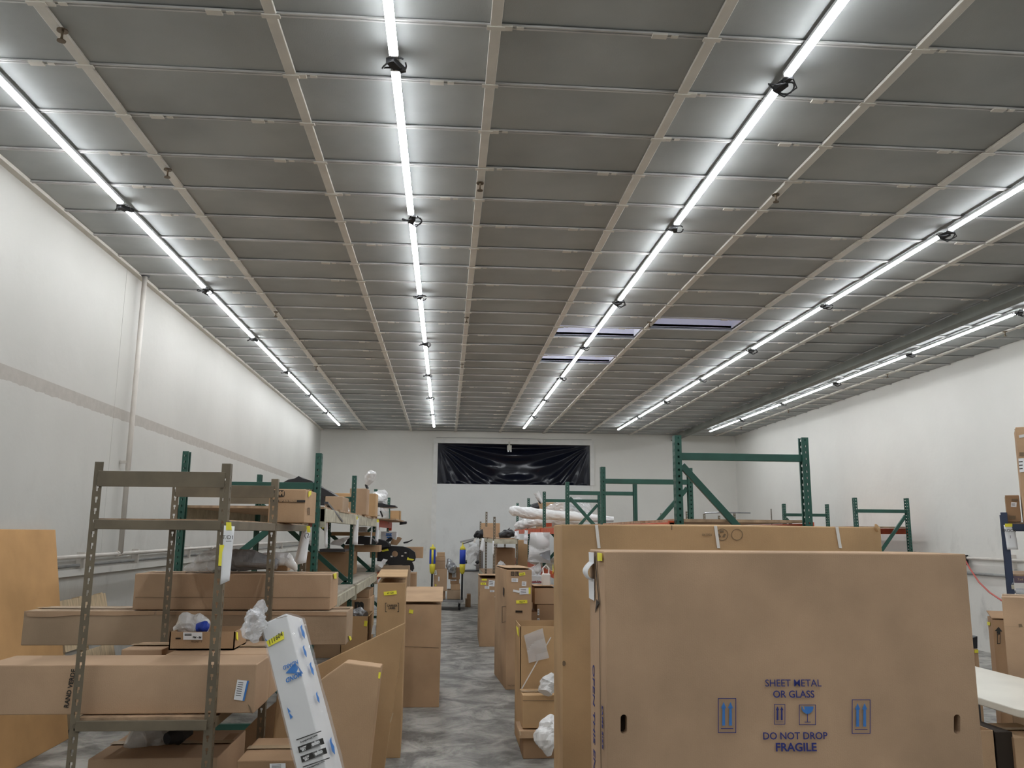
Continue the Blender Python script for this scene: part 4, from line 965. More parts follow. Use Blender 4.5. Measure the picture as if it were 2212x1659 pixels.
# wrapped things on the top long carton
blob('shiny clear film heap at the left on the top long carton', [at(402, 1231, 5.3), at(430, 1222, 5.3), at(455, 1214, 5.3), at(485, 1212, 5.3)], [.02, .045, .075, .08], 'film', crumple=.4, freq=10)
blob('dark grey wrapped part on the top long carton behind the front post', [at(492, 1220, 5.3), at(512, 1210, 5.3), at(545, 1210, 5.3), at(585, 1216, 5.3), at(600, 1220, 5.3)], [.035, .065, .06, .04, .03], 'film_grey', 'wrapped_part', 'car part', crumple=.25)
blob('milky translucent end of the wrapped part on the top long carton', [at(560, 1208, 5.4), at(590, 1208, 5.4), at(620, 1207, 5.4), at(636, 1225, 5.4), at(640, 1232, 5.4)], [.03, .045, .04, .02, .01], 'film_white', crumple=.25)
carton('low carton behind the wrapped part on the top long carton', 575, 622, 1218, 5.44, .10, zb=z3+B3['h']+.004, m_='card', tape=False)
MC = carton('carton printed KEEP FROM FREEZING on the top shelf of the tan shelving', 582, 661, 1056, 5.2, .42, zb=SH_TOP, m_='card')
mc, mf = MC['root'], MC['front']
decal(mc, mf, [(583, 1079.5), (661, 1080.5), (661, 1085.5), (583, 1084.5)], 'black_ink', 'printed_band', .0008)
ftext(mc, mf, 'KEEP FROM FREEZING', 622, 1082.5, 3.4, 'card', 0, .0008, .80)
decal(mc, mf, [(584, 1059), (612, 1059), (615, 1062), (615, 1070), (612, 1073), (584, 1073)], 'black_ink', 'printed_patch', .0008); ftext(mc, mf, 'OM', 604, 1066, 8, 'card', 0, .0025)
decal(mc, MC['right'], [(666, 1062), (672, 1058), (672, 1068), (666, 1074)], 'tapeyellow', 'yellow_tag'); outline(mc, MC['right'], 665, 1097, 669, 1112, .8, 'black_ink')
# bottom of the tan shelving
BB = carton('pinkish carton on the floor under the lowest shelf', 190, 470, 1640, 4.15, .55, zb=0, m_='card_pink')
blob('crumpled clear bag round a dark part on the pinkish floor carton', [at(275, 1620, 4.35), at(300, 1605, 4.4), at(335, 1592, 4.45), at(375, 1580, 4.5), at(400, 1574, 4.5)], [.03, .06, .08, .09, .05], 'film_white', crumple=.35, freq=9)
blob('dark plastic part in the bag on the pinkish floor carton', [at(360, 1596, 4.3), at(385, 1588, 4.35), at(412, 1578, 4.4)], [.025, .045, .02], 'rubber', 'plastic_part', 'car part', crumple=.3)
b = carton('upright brown carton under the shelf beside the rear post', 476, 500, 1602, 4.45, .18, zb=0, m_='card_dark', tape=False)
b = carton('dim brown carton with a white label beside the wrapped package', 512, 648, 1643, 3.85, .40, zb=0, m_='card_dark')
slip(b, 'front', 600, 1655, 34, 12, -2)
# leaning hardboard and pallet at the left wall
ptr = atx(120, 1144, XL+.06); zt_ = ptr.z
x_ = atz(105, 1620, 0).x
pts = [Vector((XL+.06, ptr.y-2.4, zt_)), Vector((XL+.06, ptr.y, zt_)), Vector((x_, ptr.y-.15, 0)), Vector((x_, ptr.y-2.4, 0))]
hb = poly_slab('flat_carton', 'large flat orange brown carton leaning on the left wall', 'box', pts, .03, 'card_orange')
pr = thing('wooden_pallet', 'pale wooden pallet standing on edge against the left wall', 'pallet', (-3.15, 8.2, 0))
tp = Vector((XL+.10, 0, 1.08)); bt = Vector((-3.08, 0, .02)); dirp = (tp-bt).normalized(); L_ = (tp-bt).length
for y in (7.72, 8.2, 8.68): MB().bar(Vector((bt.x-.05, y, .03)), Vector((tp.x-.05+.02, y, tp.z)), .045, .07, up=(1, 0, 0)).build('stringer', 'wood', pr)
for k in range(7):
    c_ = bt+dirp*(.07+k*(L_-.14)/6); MB().box((c_.x+.02, 8.2, c_.z), (.018, 1.02, .10 if k % 3 else .14), Matrix.Rotation(-math.atan2(bt.x-tp.x, tp.z), 3, 'Y')).build('deck_board', 'wood', pr)
# big flat cartons leaning in the aisle edge
LC = panel('dark flat carton with a hand hole leaning under the shelving', [(455, 1650), (560, 1545), (690, 1440), (722, 1440), (722, 1900), (455, 1900)], 5.45, .05, 'card_dark', .05)
mb, ps = capsule(LC['front'], 582, 1601, 13, 32, .0); 
cc = LC['front'].hit(582, 1601); nn = LC['front'].n; rot_ = Matrix.Rotation(R_(-52), 3, nn)
MB().prism([cc+rot_@(p-cc) for p in ps], [cc+rot_@(p-cc)+nn*.001 for p in ps]).build('hand_hole', 'hole', LC['root'])
LA = panel('large flat carton with a slanting top edge leaning beside the aisle', [(875, 1345), (800, 1870), (560, 1900), (600, 1478)], 4.75, .055, 'card_gold', .06)
decal(LA['root'], LA['front'], [(842, 1560), (848, 1540), (850, 1541), (844, 1561)], 'wood', 'scuff', .001)
LB = panel('flat carton with a chamfered corner leaning in front of the slanting carton', [(745, 1431), (822, 1441), (760, 1880), (640, 1900), (693, 1468)], 3.95, .15, 'card', .05)
decal(LB['root'], LB['front'], [(818, 1452), (823, 1452), (821, 1466), (817, 1465)], 'tapeyellow', 'yellow_tag')
# standing cartons left of the aisle
CA = carton('tall carton printed CARRIER LABEL standing left of the aisle', 816, 876, 1259, 6.78, .95, zb=0, yaw=2, m_='card_gold', name='tall_carton')
ca, cf = CA['root'], CA['front']
ytag(CA, 'front', 843, 1281, 28, 8, -6, '41126'); ftext(ca, cf, 'CARRIER\nLABEL', 847, 1311, 4.2, 'black_ink', 0, .0005, .95)
for x0, x1 in ((832, 836), (858, 862)):
    xx = x0 if x0 == 832 else x1-1
    decal(ca, cf, [(xx, 1302), (xx+1, 1302), (xx+1, 1322), (xx, 1322)], 'black_ink', 'print_line')
    for yy in (1302, 1321): decal(ca, cf, [(x0, yy), (x1, yy), (x1, yy+1), (x0, yy+1)], 'black_ink', 'print_line')
lid(CA, .035, .05, .012)
CB = carton('shorter carton with a bulging lid just beyond the CARRIER LABEL carton', 872, 953, 1306, 8.66, 1.0, zb=0, m_='card', name='tall_carton')
lid(CB, .02, .10, .015); ytag(CB, 'front', 888, 1321, 9, 8, 10, ink=False); decal(CB['root'], CB['front'], [(872, 1396), (948, 1399), (948, 1400), (872, 1397)], 'faint_ink', 'crease', .0005)
decal(CB['root'], CB['front'], [(907, 1350), (909, 1332), (911, 1332), (909, 1350)], 'tape', 'tape', .0006)
CO = carton('open carton with a yellow tag behind the slanting flat carton', 738, 797, 1331, 7.4, .5, zb=0, m_='card_gold', open_top=True, name='open_carton')
ytag(CO, 'front', 790, 1347, 7, 12, 8, ink=False)
blob('silver and black parts in the open carton by the racking', [at(762, 1330, 7.6), at(775, 1324, 7.65), at(790, 1328, 7.6)], [.03, .05, .03], 'film_grey', 'small_parts', 'car part', crumple=.5, freq=16)
sheet('small pale teal card beside the open carton', [(806, 1350), (812, 1350), (811, 1370), (802, 1370)], 7.3, 'paper', 'card_slip', 'card', amp=.003)
MB_ = carton('brown carton with a black arched m print under the left racking', 640, 800, 1292, 12.0, .7, zb=0, m_='card')
ftext(MB_['root'], MB_['front'], 'm', 776, 1306, 17, 'black_ink', 0, .012, 1.0)
carton('flat carton stacked on the arched m carton', 645, 798, 1274, 12.05, .7, zb=MB_['h']+.004, m_='card')
# on the left racking
U, Lw = 1.897, 1.114
carton('grey brown carton with a yellow edge on the cream beam rack', 703, 741, 1072, 8.3, .5, zb=U, m_='card_grey')
carton('tall plain carton standing on the rack beside the second green post', 756, 793, 1055, 10.3, .35, zb=U, m_='card_pink', name='tall_carton', tape=False)
carton('wide golden carton behind the tall plain carton on the left rack', 715, 812, 1065, 11.3, .4, zb=U, m_='card_gold', tape=False)
ribbon('black liner panels heaped on the left rack behind the tan shelving', [(604, 1046), (622, 1036), (637, 1033), (645, 1028), (653, 1033), (672, 1038), (688, 1050), (705, 1058), (726, 1071), (712, 1074), (700, 1072), (700, 1113), (640, 1113), (640, 1060)], 9.2, .5, 'black', 'liner_panels', 'car part')
ribbon('white panel edge showing beside the tallest left green post', [(676, 1092), (700, 1092), (700, 1100), (676, 1100)], 8.6, .2, 'paper', 'white_board', 'board')
t = thing('metal_strips', 'bundle of grey metal strips slanting down over the cream beam', 'metal strip', at(733, 1125, 7.75))
for k in range(3): MB().bar(at(697+k*2.5, 1086, 7.3)+VX*.02, at(731+k*.8, 1126, 8.25)+VX*.03, .012, .018).build('strip', 'grey_metal', t)
sheet('crumpled white paper between the cartons on the left rack', [(740, 1098), (753, 1092), (753, 1106), (738, 1108)], 9.6, 'foam', 'paper_ball', 'paper', amp=.06)
t = thing('wrapped_mirror', 'film wrapped part standing up on a thin stalk above the tall plain carton', 'car part', at(792, 1056, 10.5))
MB().tube([at(794, 1056, 10.5), at(791, 1048, 10.5), at(795, 1040, 10.5)], .018, 8).build('stalk', 'black', t)
blob('', [at(793, 1048, 10.5), at(798, 1036, 10.5), at(801, 1024, 10.5), at(798, 1017, 10.5)], [.02, .06, .07, .02], 'film_white', 'wrap', parent=t)
blob('heap of clear film bags on the black sheet at the end of the left rack', [at(799, 1086, 12.6), at(812, 1079, 12.6), at(824, 1078, 12.7), at(832, 1086, 12.7)], [.04, .10, .12, .06], 'film_white', crumple=.4)
ribbon('long black sheet jutting out at the end of the left rack', [(794, 1085), (826, 1087), (832, 1089), (854, 1092), (854, 1095), (838, 1096), (822, 1095), (795, 1093)], 12.5, .6, 'black', 'black_sheet', 'car part')
WB = carton('white printed carton tilted under the black sheet on the left rack', 794, 820, 1096, 12.3, .3, yb=1113, m_='white_box', tape=False, name='white_carton')
outline(WB['root'], WB['front'], 799, 1105, 804, 1111, .8, 'black_ink'); decal(WB['root'], WB['front'], rect(809, 1104, .8, 8, -10), 'black_ink', 'print_line')
carton('small brown carton under the white printed carton on the left rack', 794, 812, 1113, 12.3, .25, zb=U, m_='card_dark', tape=False)
ribbon('black stick leaning at the end of the left rack', [(820, 1104), (823, 1103), (828, 1115), (825, 1118)], 12.2, .04, 'black', 'black_stick', 'stick')
OC = carton('open brown carton at the far end of the left rack', 843, 864, 1103, 14.6, .4, zb=U, m_='card_gold', open_top=True, name='open_carton')
ribbon('black plastic strip sticking out right of the open brown carton', [(863, 1128), (878, 1126), (879, 1130), (877, 1132), (863, 1134)], 14.5, .1, 'black', 'plastic_strip', 'car part')
sheet('grey translucent film hanging behind the end post of the left rack', [(820, 1093), (840, 1093), (840, 1132), (822, 1130)], 14.9, 'film', amp=.03)
W2 = carton('white carton with blue ZAZ lettering at the far end of the left rack', 823, 857, 1148, 13.6, .4, yb=1169, m_='white_box', name='white_carton', tape=False)
ftext(W2['root'], W2['front'], 'ZAZ', 840, 1155, 4, 'blue_print', 0, .006); decal(W2['root'], W2['front'], [(836, 1159), (846, 1159), (848, 1162), (842, 1164), (835, 1162)], 'blue_print', 'print_patch')
ribbon('rust brown curved trim piece at the end of the left rack', [(858, 1160), (863, 1160), (868, 1163), (864, 1170), (857, 1178), (842, 1176), (848, 1163), (856, 1167)], 13.3, .04, 'card_dark', 'trim_piece', 'car part')
ribbon('black stick poking out over the black bumper', [(871, 1171), (882, 1169), (891, 1165), (891, 1167), (880, 1173), (872, 1174.5)], 13.4, .04, 'black', 'black_stick', 'stick')
ribbon('black moulding in front of the white carton with blue letters', [(831, 1170), (838, 1163), (844, 1160), (848, 1163), (844, 1169), (834, 1172)], 13.3, .08, 'black', 'plastic_moulding', 'car part')
ribbon('grey black liner heap in front of the bumper on the left rack', [(786, 1176), (800, 1163), (818, 1165), (835, 1170), (842, 1178), (840, 1182), (818, 1184), (786, 1184)], 13.0, .35, 'rubber', 'fender_liner', 'car part')
# the black bumper cover with a round hole
bp_ = [(817, 1181), (841, 1180), (870, 1181), (885, 1185.5), (895.7, 1193.5), (897.3, 1204), (895, 1211), (889, 1213), (893, 1222), (893.5, 1228), (891, 1232.5), (886, 1229), (880, 1222), (868, 1219), (841, 1219.5), (830, 1212), (816, 1211)]
Yb_ = 13.25
cu = bpy.data.curves.new('bumper_cover', 'CURVE'); cu.dimensions = '2D'; cu.fill_mode = 'BOTH'
P0 = at(850, 1200, Yb_)
def spline(ps):
    s = cu.splines.new('POLY'); s.points.add(len(ps)-1); s.use_cyclic_u = True
    for i, p in enumerate(ps): s.points[i].co = (p.x-P0.x, p.z-P0.z, 0, 1)
spline([at(x, y, Yb_) for x, y in bp_]); spline([at(853.3+7.6*math.cos(a), 1196.4+7.6*math.sin(a), Yb_) for a in [2*math.pi*k/20 for k in range(20)]])
cu.extrude = .03; cu.bevel_depth = .008; co = bpy.data.objects.new('tmp', cu); C.objects.link(co); co.location = P0; co.rotation_euler = (math.pi/2, 0, 0)
bpy.context.view_layer.update(); me = bpy.data.meshes.new_from_object(co.evaluated_get(bpy.context.evaluated_depsgraph_get())); me.transform(co.matrix_world); bpy.data.objects.remove(co)
lo = min(v.co.z for v in me.vertices); root = thing('bumper_cover', 'black bumper cover with a round hole at the end of the left racking', 'bumper', (P0.x, Yb_, lo))
me.transform(Matrix.Translation(-root.location)); me.materials.clear(); me.materials.append(M['black']); o = bpy.data.objects.new('body', me); C.objects.link(o); o.parent = root
Fp = Face(Vector((P0.x, Yb_-.04, P0.z)), VX, UP)
decal(root, Fp, [(823, 1188.5), (838, 1185), (840, 1189.5), (826, 1192)], 'tapeyellow', 'yellow_tag'); decal(root, Fp, [(880, 1204), (893, 1205), (894.5, 1209), (892, 1211), (879, 1209.5)], 'tapeyellow', 'yellow_tag')
mb = MB(); mb.prism([at(x, y, Yb_-.045) for x, y in ((881, 1186), (893, 1194), (895, 1208), (883, 1206))], [at(x, y, Yb_-.03) for x, y in ((881, 1186), (893, 1194), (895, 1208), (883, 1206))]); mb.build('side_panel', 'rubber', root, bevel=.004)
for x, y in ((876, 1194), (869, 1201), (846, 1202)): MB().box(at(x, y, Yb_-.045), (.03, .02, .02)).build('clip', 'pipe', root)
FC = carton('grey brown carton carrying the black bumper at the end of the left racking', 824, 885, 1222, 13.05, .5, zb=0, m_='card_grey')
LCc = carton('long low carton sticking out right behind the black bumper', 800, 914, 1181, 14.1, .22, yb=1205, m_='card', name='long_carton', tape=False)
carton('pale carton edge right of the carton carrying the bumper', 886, 899, 1238, 13.4, .4, zb=0, m_='card')
sheet('curled white and yellow tag hanging below the bumper', [(828, 1207), (838, 1209), (825, 1227), (816, 1222)], 12.7, 'paper', 'paper_tag', 'tag', amp=.02)
DB = carton('wide dark carton deep on the lower level of the left racking', 655, 757, 1193, 11.4, .9, zb=Lw, m_='card_dark')
carton('carton with a dark round print on the lower level of the left racking', 744, 820, 1178, 12.15, .4, yb=1192, m_='card', tape=False)
ribbon('black panel with a steel edge on the wide dark carton', [(690, 1186), (745, 1187), (745, 1192), (690, 1192)], 11.0, .5, 'grey_metal', 'steel_edged_panel', 'car part')
sheet('white sheet covered in printing on the black parts', [(711, 1176), (722, 1167), (760, 1157), (736, 1179)], 11.1, 'paper', 'printed_sheet', 'paper', amp=.02)
ribbon('black glossy part on the lower level behind the wide paper tag', [(745, 1176), (752, 1162), (775, 1158), (800, 1160), (812, 1170), (812, 1176)], 12.0, .3, 'black', 'glossy_part', 'car part')
carton('flat pale carton on the lower level between the green posts', 716, 812, 1149, 12.6, .3, yb=1157, m_='card_gold', tape=False)
carton('white carton under the orange beam of the left rack', 774, 790, 1138, 13.2, .3, yb=1149, m_='white_box', tape=False, name='white_carton')

# ------------------------------------------------------------------ platform cart with padded posts
Yc = 19.2
cl_, cr_ = at(932, 1300, Yc), at(997.5, 1300, Yc)
t = thing('platform_cart', 'platform cart with two posts padded in blue and yellow', 'cart', ((cl_.x+cr_.x)/2, Yc+.4, 0))
MB().box(((cl_.x+cr_.x)/2, Yc+.45, .20), (cr_.x-cl_.x+.08, 1.0, .05)).build('platform', 'steel', t)
for x in (cl_.x+.05, cr_.x-.05):
    for y in (Yc+.08, Yc+.85): MB().tube([(x-.02, y, .075), (x+.02, y, .075)], .075, 14).build('wheel', 'rubber', t); MB().box((x, y, .15), (.05, .06, .07)).build('caster_fork', 'steel', t)
for k, p in enumerate((cl_, cr_)):
    zt1, zb1 = at(p.x and (932 if k == 0 else 997), 1176 if k == 0 else 1172, Yc).z, at(932, 1230, Yc).z
    MB().tube([(p.x, Yc, .2), (p.x, Yc, zt1-.1)], .022, 10).build('post', 'rubber', t)
    z_a, z_b = at(932, 1187, Yc).z, at(932, 1218, Yc).z
    MB().tube([(p.x, Yc, zt1), (p.x, Yc, zt1-.07), (p.x, Yc, z_a+.06), (p.x, Yc, z_a)], [.016, .018, .05, .068], 16).build('pad_cap', 'yellow', t, smooth=True)
    if k:
        MB().tube([(p.x, Yc, z_a), (p.x, Yc, z_b)], .068, 18).build('pad', 'blue', t, smooth=True)
    else:
        MB().tube([(p.x, Yc, z_a), (p.x, Yc, z_b)], .064, 18).build('pad', 'yellow', t, smooth=True)
        for s in (-1, 1):
            pr_ = []
            for zz in (z_b, z_a): pr_.append([Vector((p.x+.069*math.cos(a), Yc-.069*math.sin(a), zz)) for a in [R_(90-s*v) for v in (22, 40, 60, 85, 110)]]+[Vector((p.x+.05*math.cos(a), Yc-.05*math.sin(a), zz)) for a in [R_(90-s*v) for v in (110, 60, 22)]])
            MB().prism(pr_[0], pr_[1]).build('pad_stripe', 'blue', t)
    MB().tube([(p.x, Yc, z_b), (p.x, Yc, z_b-.09), (p.x, Yc, z_b-.17), (p.x, Yc, z_b-.22)], [.066, .062, .055, .03], 16).build('pad_foot', 'yellow', t, smooth=True)
zc_ = .232
a = carton('large carton on the cart platform, right side', 966, 995, 1275, 19.3, .5, zb=zc_, m_='card_grey')
a0 = carton('low carton under the carton with the white 1', 938, 962, 1277, 19.35, .4, zb=zc_, m_='card_dark')
b = carton('tall carton with a white 1 on the cart', 937, 966, 1229, 19.3, .35, zb=zc_+a0['h']+.004, m_='card_pink', yaw=0)
ftext(b['root'], b['front'], '1', 948, 1251, 8, 'paper', 0, .01); slip(b, 'front', 941, 1237, 5, 10, -6); decal(b['root'], b['front'], rect(941, 1264, 3, 4), 'tapeyellow', 'yellow_tag')
z_ = zc_+a0['h']+b['h']+.008
c = carton('medium carton stacked on the carton with the white 1', 938, 962, 1212, 19.32, .3, zb=z_, m_='card_pink')
z_ += c['h']+.004; c = carton('flat carton third up on the left cart stack', 939, 962, 1203, 19.32, .3, zb=z_, m_='card_pink')
z_ += c['h']+.004; c = carton('topmost small carton of the left cart stack', 944, 961, 1193, 19.34, .25, zb=z_, m_='card', tape=False)
z_ = zc_+a['h']+.004; c = carton('small carton on the large cart carton', 974, 994, 1262, 19.35, .3, zb=z_, m_='card')
z_ += c['h']+.004; c = carton('flat dark carton near the top of the right cart stack', 973, 992, 1252, 19.4, .3, zb=z_, m_='card_dark'); slip(c, 'front', 980, 1253, 12, 3)
z_ += c['h']+.004; c = carton('brown carton on top of the right cart stack', 969, 994, 1226, 19.45, .3, zb=z_, m_='card_dark', tape=False); slip(c, 'front', 981, 1242, 9, 11)
z_ += c['h']
blob('grey film bag draped over the right cart stack', [at(968, 1208, 19.5), at(972, 1220, 19.4), at(978, 1230, 19.32), at(982, 1238, 19.3)], [.03, .09, .10, .03], 'film_grey', crumple=.4, freq=7)
# machine corner behind
t = thing('workshop_machine', 'white workshop machine with dark clamps at the end of the aisle', 'machine', (at(1025, 1300, 20.8).x, 21.2, 0))
p0, p1 = at(1001, 1234, 20.8), at(1054, 1234, 20.8)
MB().box(((p0.x+p1.x)/2, 21.15, p0.z/2), (p1.x-p0.x, .7, p0.z)).build('cabinet', 'white_paint', t, bevel=.01)
MB().box(((p0.x+p1.x)/2, 21.15, p0.z+.012), (p1.x-p0.x+.04, .74, .024)).build('worktop', 'grey_metal', t)
mb = at(1034, 1215, 20.9); MB().prism([at(x, y, 20.9) for x, y in ((1028, 1232), (1044, 1232), (1044, 1190), (1034, 1188), (1030, 1200))], [at(x, y, 20.9)+VY*.25 for x, y in ((1028, 1232), (1044, 1232), (1044, 1190), (1034, 1188), (1030, 1200))]).build('column', 'steel', t, bevel=.01)
for x, y in ((1026, 1197), (1030, 1214), (1006, 1213)): MB().tube([at(x-3, y, 20.75), at(x+1, y+1, 20.75), at(x+5, y-1, 20.75)], [.02, .045, .03], 8).build('clamp', 'black', t)
MB().prism([at(x, y, 20.8) for x, y in ((1022, 1220), (1036, 1220), (1036, 1228))], [at(x, y, 20.8)+VY*.2 for x, y in ((1022, 1220), (1036, 1220), (1036, 1228))]).build('tray', 'steel', t)
blob('long milky film bag hanging in front of the white machine', [at(1031, 1166, 20.5), at(1026, 1180, 20.5), at(1019, 1200, 20.5), at(1013, 1218, 20.5)], [.05, .14, .13, .04], 'film', crumple=.35, freq=5)
t = thing('silver_strip', 'silver trim strip pointing out left from the far shelving', 'trim', at(1010, 1172, 17.3)); MB().bar(at(994, 1171, 17.3), at(1030, 1163, 17.3), .03, .04).build('strip', 'steel', t); MB().bar(at(999, 1175, 17.3), at(1028, 1166, 17.3), .02, .02).build('strip', 'grey_metal', t)
sheet('yellowish tag hanging from the silver trim strip', [(1025, 1163), (1030, 1162), (1026, 1172), (1021, 1171)], 17.1, 'strap', 'paper_tag', 'tag', amp=.01)
a = carton('small dark carton on the floor at the foot of the white machine', 1009, 1017, 1284, 20.0, .3, zb=0, m_='card_dark'); carton('smallest dark carton left of the one at the machine foot', 1005.5, 1008.5, 1294, 20.0, .2, zb=0, m_='card_dark')

# ------------------------------------------------------------------ white wrapped package in the foreground
top = at(591, 1337, 3.45); bas = at(845, 2190, 2.98); bas.z = 0.0
ax = (top-bas).normalized(); a_ = R_(-17); u0 = Vector((math.cos(a_), math.sin(a_), 0)); uu = (u0-ax*u0.dot(ax)).normalized(); ffw = ax.cross(uu)*-1
ffw = -ffw if ffw.y < 0 else ffw
wp, dp, Lp = .108, .15, (top-bas).length
o0 = bas-uu*wp/2
t = thing('wrapped_package', 'long white wrapped package with blue mountain logo leaning in the foreground', 'package', (bas.x, bas.y, 0))
mb = MB(); rg = [o0, o0+uu*wp, o0+uu*wp+ffw*dp, o0+ffw*dp]; mb.prism(rg, [p+ax*Lp for p in rg])
mb.build('carton', 'white_box', t, bevel=.004)
# loose film skin
n = 26; m2 = 9; vs = []
per = [(0, 0), (wp/2, 0), (wp, 0), (wp, dp/2), (wp, dp), (wp/2, dp), (0, dp), (0, dp/2)]
mb = MB(); k0 = len(per)*3
for j in range(n*2+1):
    t_ = j/(n*2)
    for i in range(k0):
        a0, f0 = divmod(i, 3); x0, y0 = per[a0]; x1, y1 = per[(a0+1) % len(per)]; x = x0+(x1-x0)*f0/3; y = y0+(y1-y0)*f0/3
        p = o0+uu*x+ffw*y+ax*(t_*Lp)
        out = (uu*(x-wp/2)+ffw*(y-dp/2)).normalized()
        side = max(0, (x-wp*.6)/wp)
        amp = .003+.006*abs(noise.noise(p*22))+side*(.010+.03*abs(noise.noise(Vector((t_*9, y*12, 3)))))
        vs.append(p+out*amp)
mb.add(vs, [(j*k0+i, j*k0+(i+1) % k0, (j+1)*k0+(i+1) % k0, (j+1)*k0+i) for j in range(n*2) for i in range(k0)])
M['wrapfilm'] = plastic('shrink_film', (.85, .86, .88), .16, .12, .6, 25)
mb.build('film_wrap', 'wrapfilm', t)
blob('', [at(566, 1325, 3.42), at(556, 1330, 3.42), at(549, 1345, 3.40), at(547, 1365, 3.38), at(552, 1385, 3.36)], [.02, .035, .04, .035, .012], 'film', 'film_bunch', parent=t, crumple=.7, freq=28, sub=5)
blob('', [at(575, 1316, 3.5), at(562, 1316, 3.48), at(552, 1318, 3.46)], [.012, .028, .018], 'film', 'film_bunch', parent=t, crumple=.6, freq=30)
Fw = Face(o0-ffw*.0045, uu, ax); Fs = Face(o0+uu*(wp+.0045), ffw, ax)
decal(t, Fw, [(575, 1386), (612.5, 1364), (614, 1380), (581, 1397)], 'tapeyellow', 'yellow_tag', .001)
def wtext(body, px, py, h, m_, rot=180, bold=0, sx=1, it=0, F=None): ftext(t, F or Fw, body, px, py, h, m_, rot, bold, sx, it)
wtext('111604', 595, 1380, 10, 'black_ink', 12, 0, .85, .3)
wtext('NDARD', 628, 1436, 8.5, 'blue_print', 180, .0003, .85); wtext('MOND', 636, 1462, 9.5, 'blue_print', 180, .0006, .9, .25)
decal(t, Fw, [(617, 1454.5), (636, 1433), (645, 1440), (654, 1453), (655, 1455)], 'blue_print', 'mountain_logo', .0008)
decal(t, Fw, [(641, 1452), (645, 1443), (648, 1452)], 'white_box', 'mountain_logo_cut', .0014)
for x, y, s in ((574, 1384, 5), (622, 1536, 8), (626, 1548, 9)): decal(t, Fw, [(x-s*.2, y-s), (x+s*.7, y), (x+s*.2, y+s*.7)], 'blue_print', 'blue_print', .0008)
for tt_, fx, sz in ((.955, .55, 1.2), (.90, .35, 1), (.855, .5, 1.1), (.78, .4, .9), (.66, .5, 1.3), (.52, .45, 1), (.40, .55, 1.2), (.30, .5, 1)):
    c_ = o0+uu*(wp+.0125)+ffw*(dp*fx)+ax*(Lp*tt_); qs = [c_+ffw*a*sz+ax*b*sz for a, b in ((-.010, -.016), (.004, -.026), (.013, -.004), (.004, .010), (.010, .024), (-.008, .014))]
    MB().prism(qs, [p+uu*.0008 for p in qs]).build('blue_print', 'blue_print', t)
decal(t, Fw, [(597, 1322+14), (621, 1330), (621, 1331), (597, 1337)], 'faint_ink', 'crease', .0004)
for (xa, ya, xb_, yb2, m_) in ((640, 1597.5, 694, 1578, 0), (654, 1656, 712, 1636, 0)): decal(t, Fw, [(xa, ya), (xb_, yb2), (xb_+.6, yb2+2), (xa+.6, ya+2)], 'black_ink', 'print_line', .0008)
for dx, dy in ((0, 0), (6.3, 20.5)):
    decal(t, Fw, [(643+dx, 1613.5+dy), (697.5+dx, 1594+dy), (701+dx, 1606.5+dy), (646.5+dx, 1626.5+dy)], 'black_ink', 'printed_band', .0008)
    wtext('capa', 683+dx, 1606.5+dy, 7, 'white_box', 180, .0012, 1.0); wtext('CER\nAUTO', 656+dx, 1617+dy, 3.6, 'white_box', 180, .0005, 1.0)
wtext('www.CAPAcertified.org', 668, 1596, 3.4, 'black_ink', 180, .0002, .86); wtext('www.CAPAcertified.org', 684, 1652, 3.4, 'black_ink', 180, .0002, .86)

# ------------------------------------------------------------------ right edge: folding table, cartons, navy rack
tx0, tx1, ty0, ty1, tz = 3.20, 3.942, 4.62, 6.46, .745
t = thing('folding_table', 'white folding table with rounded corners behind the front carton', 'table', ((tx0+tx1)/2, (ty0+ty1)/2, 0))
rr = .06; ring_ = []
for (cx, cy, a0) in ((tx1-rr, ty1-rr, 0), (tx0+rr, ty1-rr, 90), (tx0+rr, ty0+rr, 180), (tx1-rr, ty0+rr, 270)):
    for k in range(7): a = R_(a0+15*k); ring_.append(Vector((cx+rr*math.cos(a), cy+rr*math.sin(a), 0)))
MB().prism([p+UP*(tz-.045) for p in ring_], [p+UP*tz for p in ring_]).build('tabletop', 'tabletop', t, bevel=.006)
for y in (ty0+.56, ty1-.35):
    for x in (tx0+.10, tx1-.10): MB().tube([(x, y, tz-.04), (x, y, .0)], .014, 10).build('leg', 'grey_metal', t)
    MB().tube([(tx0+.10, y, .15), (tx1-.10, y, .15)], .011, 8).build('leg_brace', 'grey_metal', t)
a = carton('open brown carton on the floor under the near end of the table', 2092, 2147, 1579, 4.72, .36, zb=0, m_='card', open_top=True, name='open_carton')
carton('black block standing in for the shaded open side of the carton under the table', 2149, 2187, 1581, 4.72, .36, zb=0, m_='hole', tape=False, name='open_side_shade')  # no separate carton: near-black block painted as the dark open side
carton('brown carton at the right edge of the picture under the table', 2190, 2290, 1593, 4.7, .36, zb=0, m_='card')
R1 = carton('upright carton with a black up arrow standing behind the table', 2143, 2181, 1338, 6.7, .34, zb=0, yaw=-28, m_='card_dark', tape=False)
rf = R1['front']
decal(R1['root'], rf, [(2157, 1354), (2165, 1364), (2160, 1364), (2161, 1369), (2153, 1368), (2154, 1363), (2149, 1363)], 'black_ink', 'printed_arrow'); outline(R1['root'], rf, 2154, 1369, 2161, 1391, 1.3, 'black_ink')
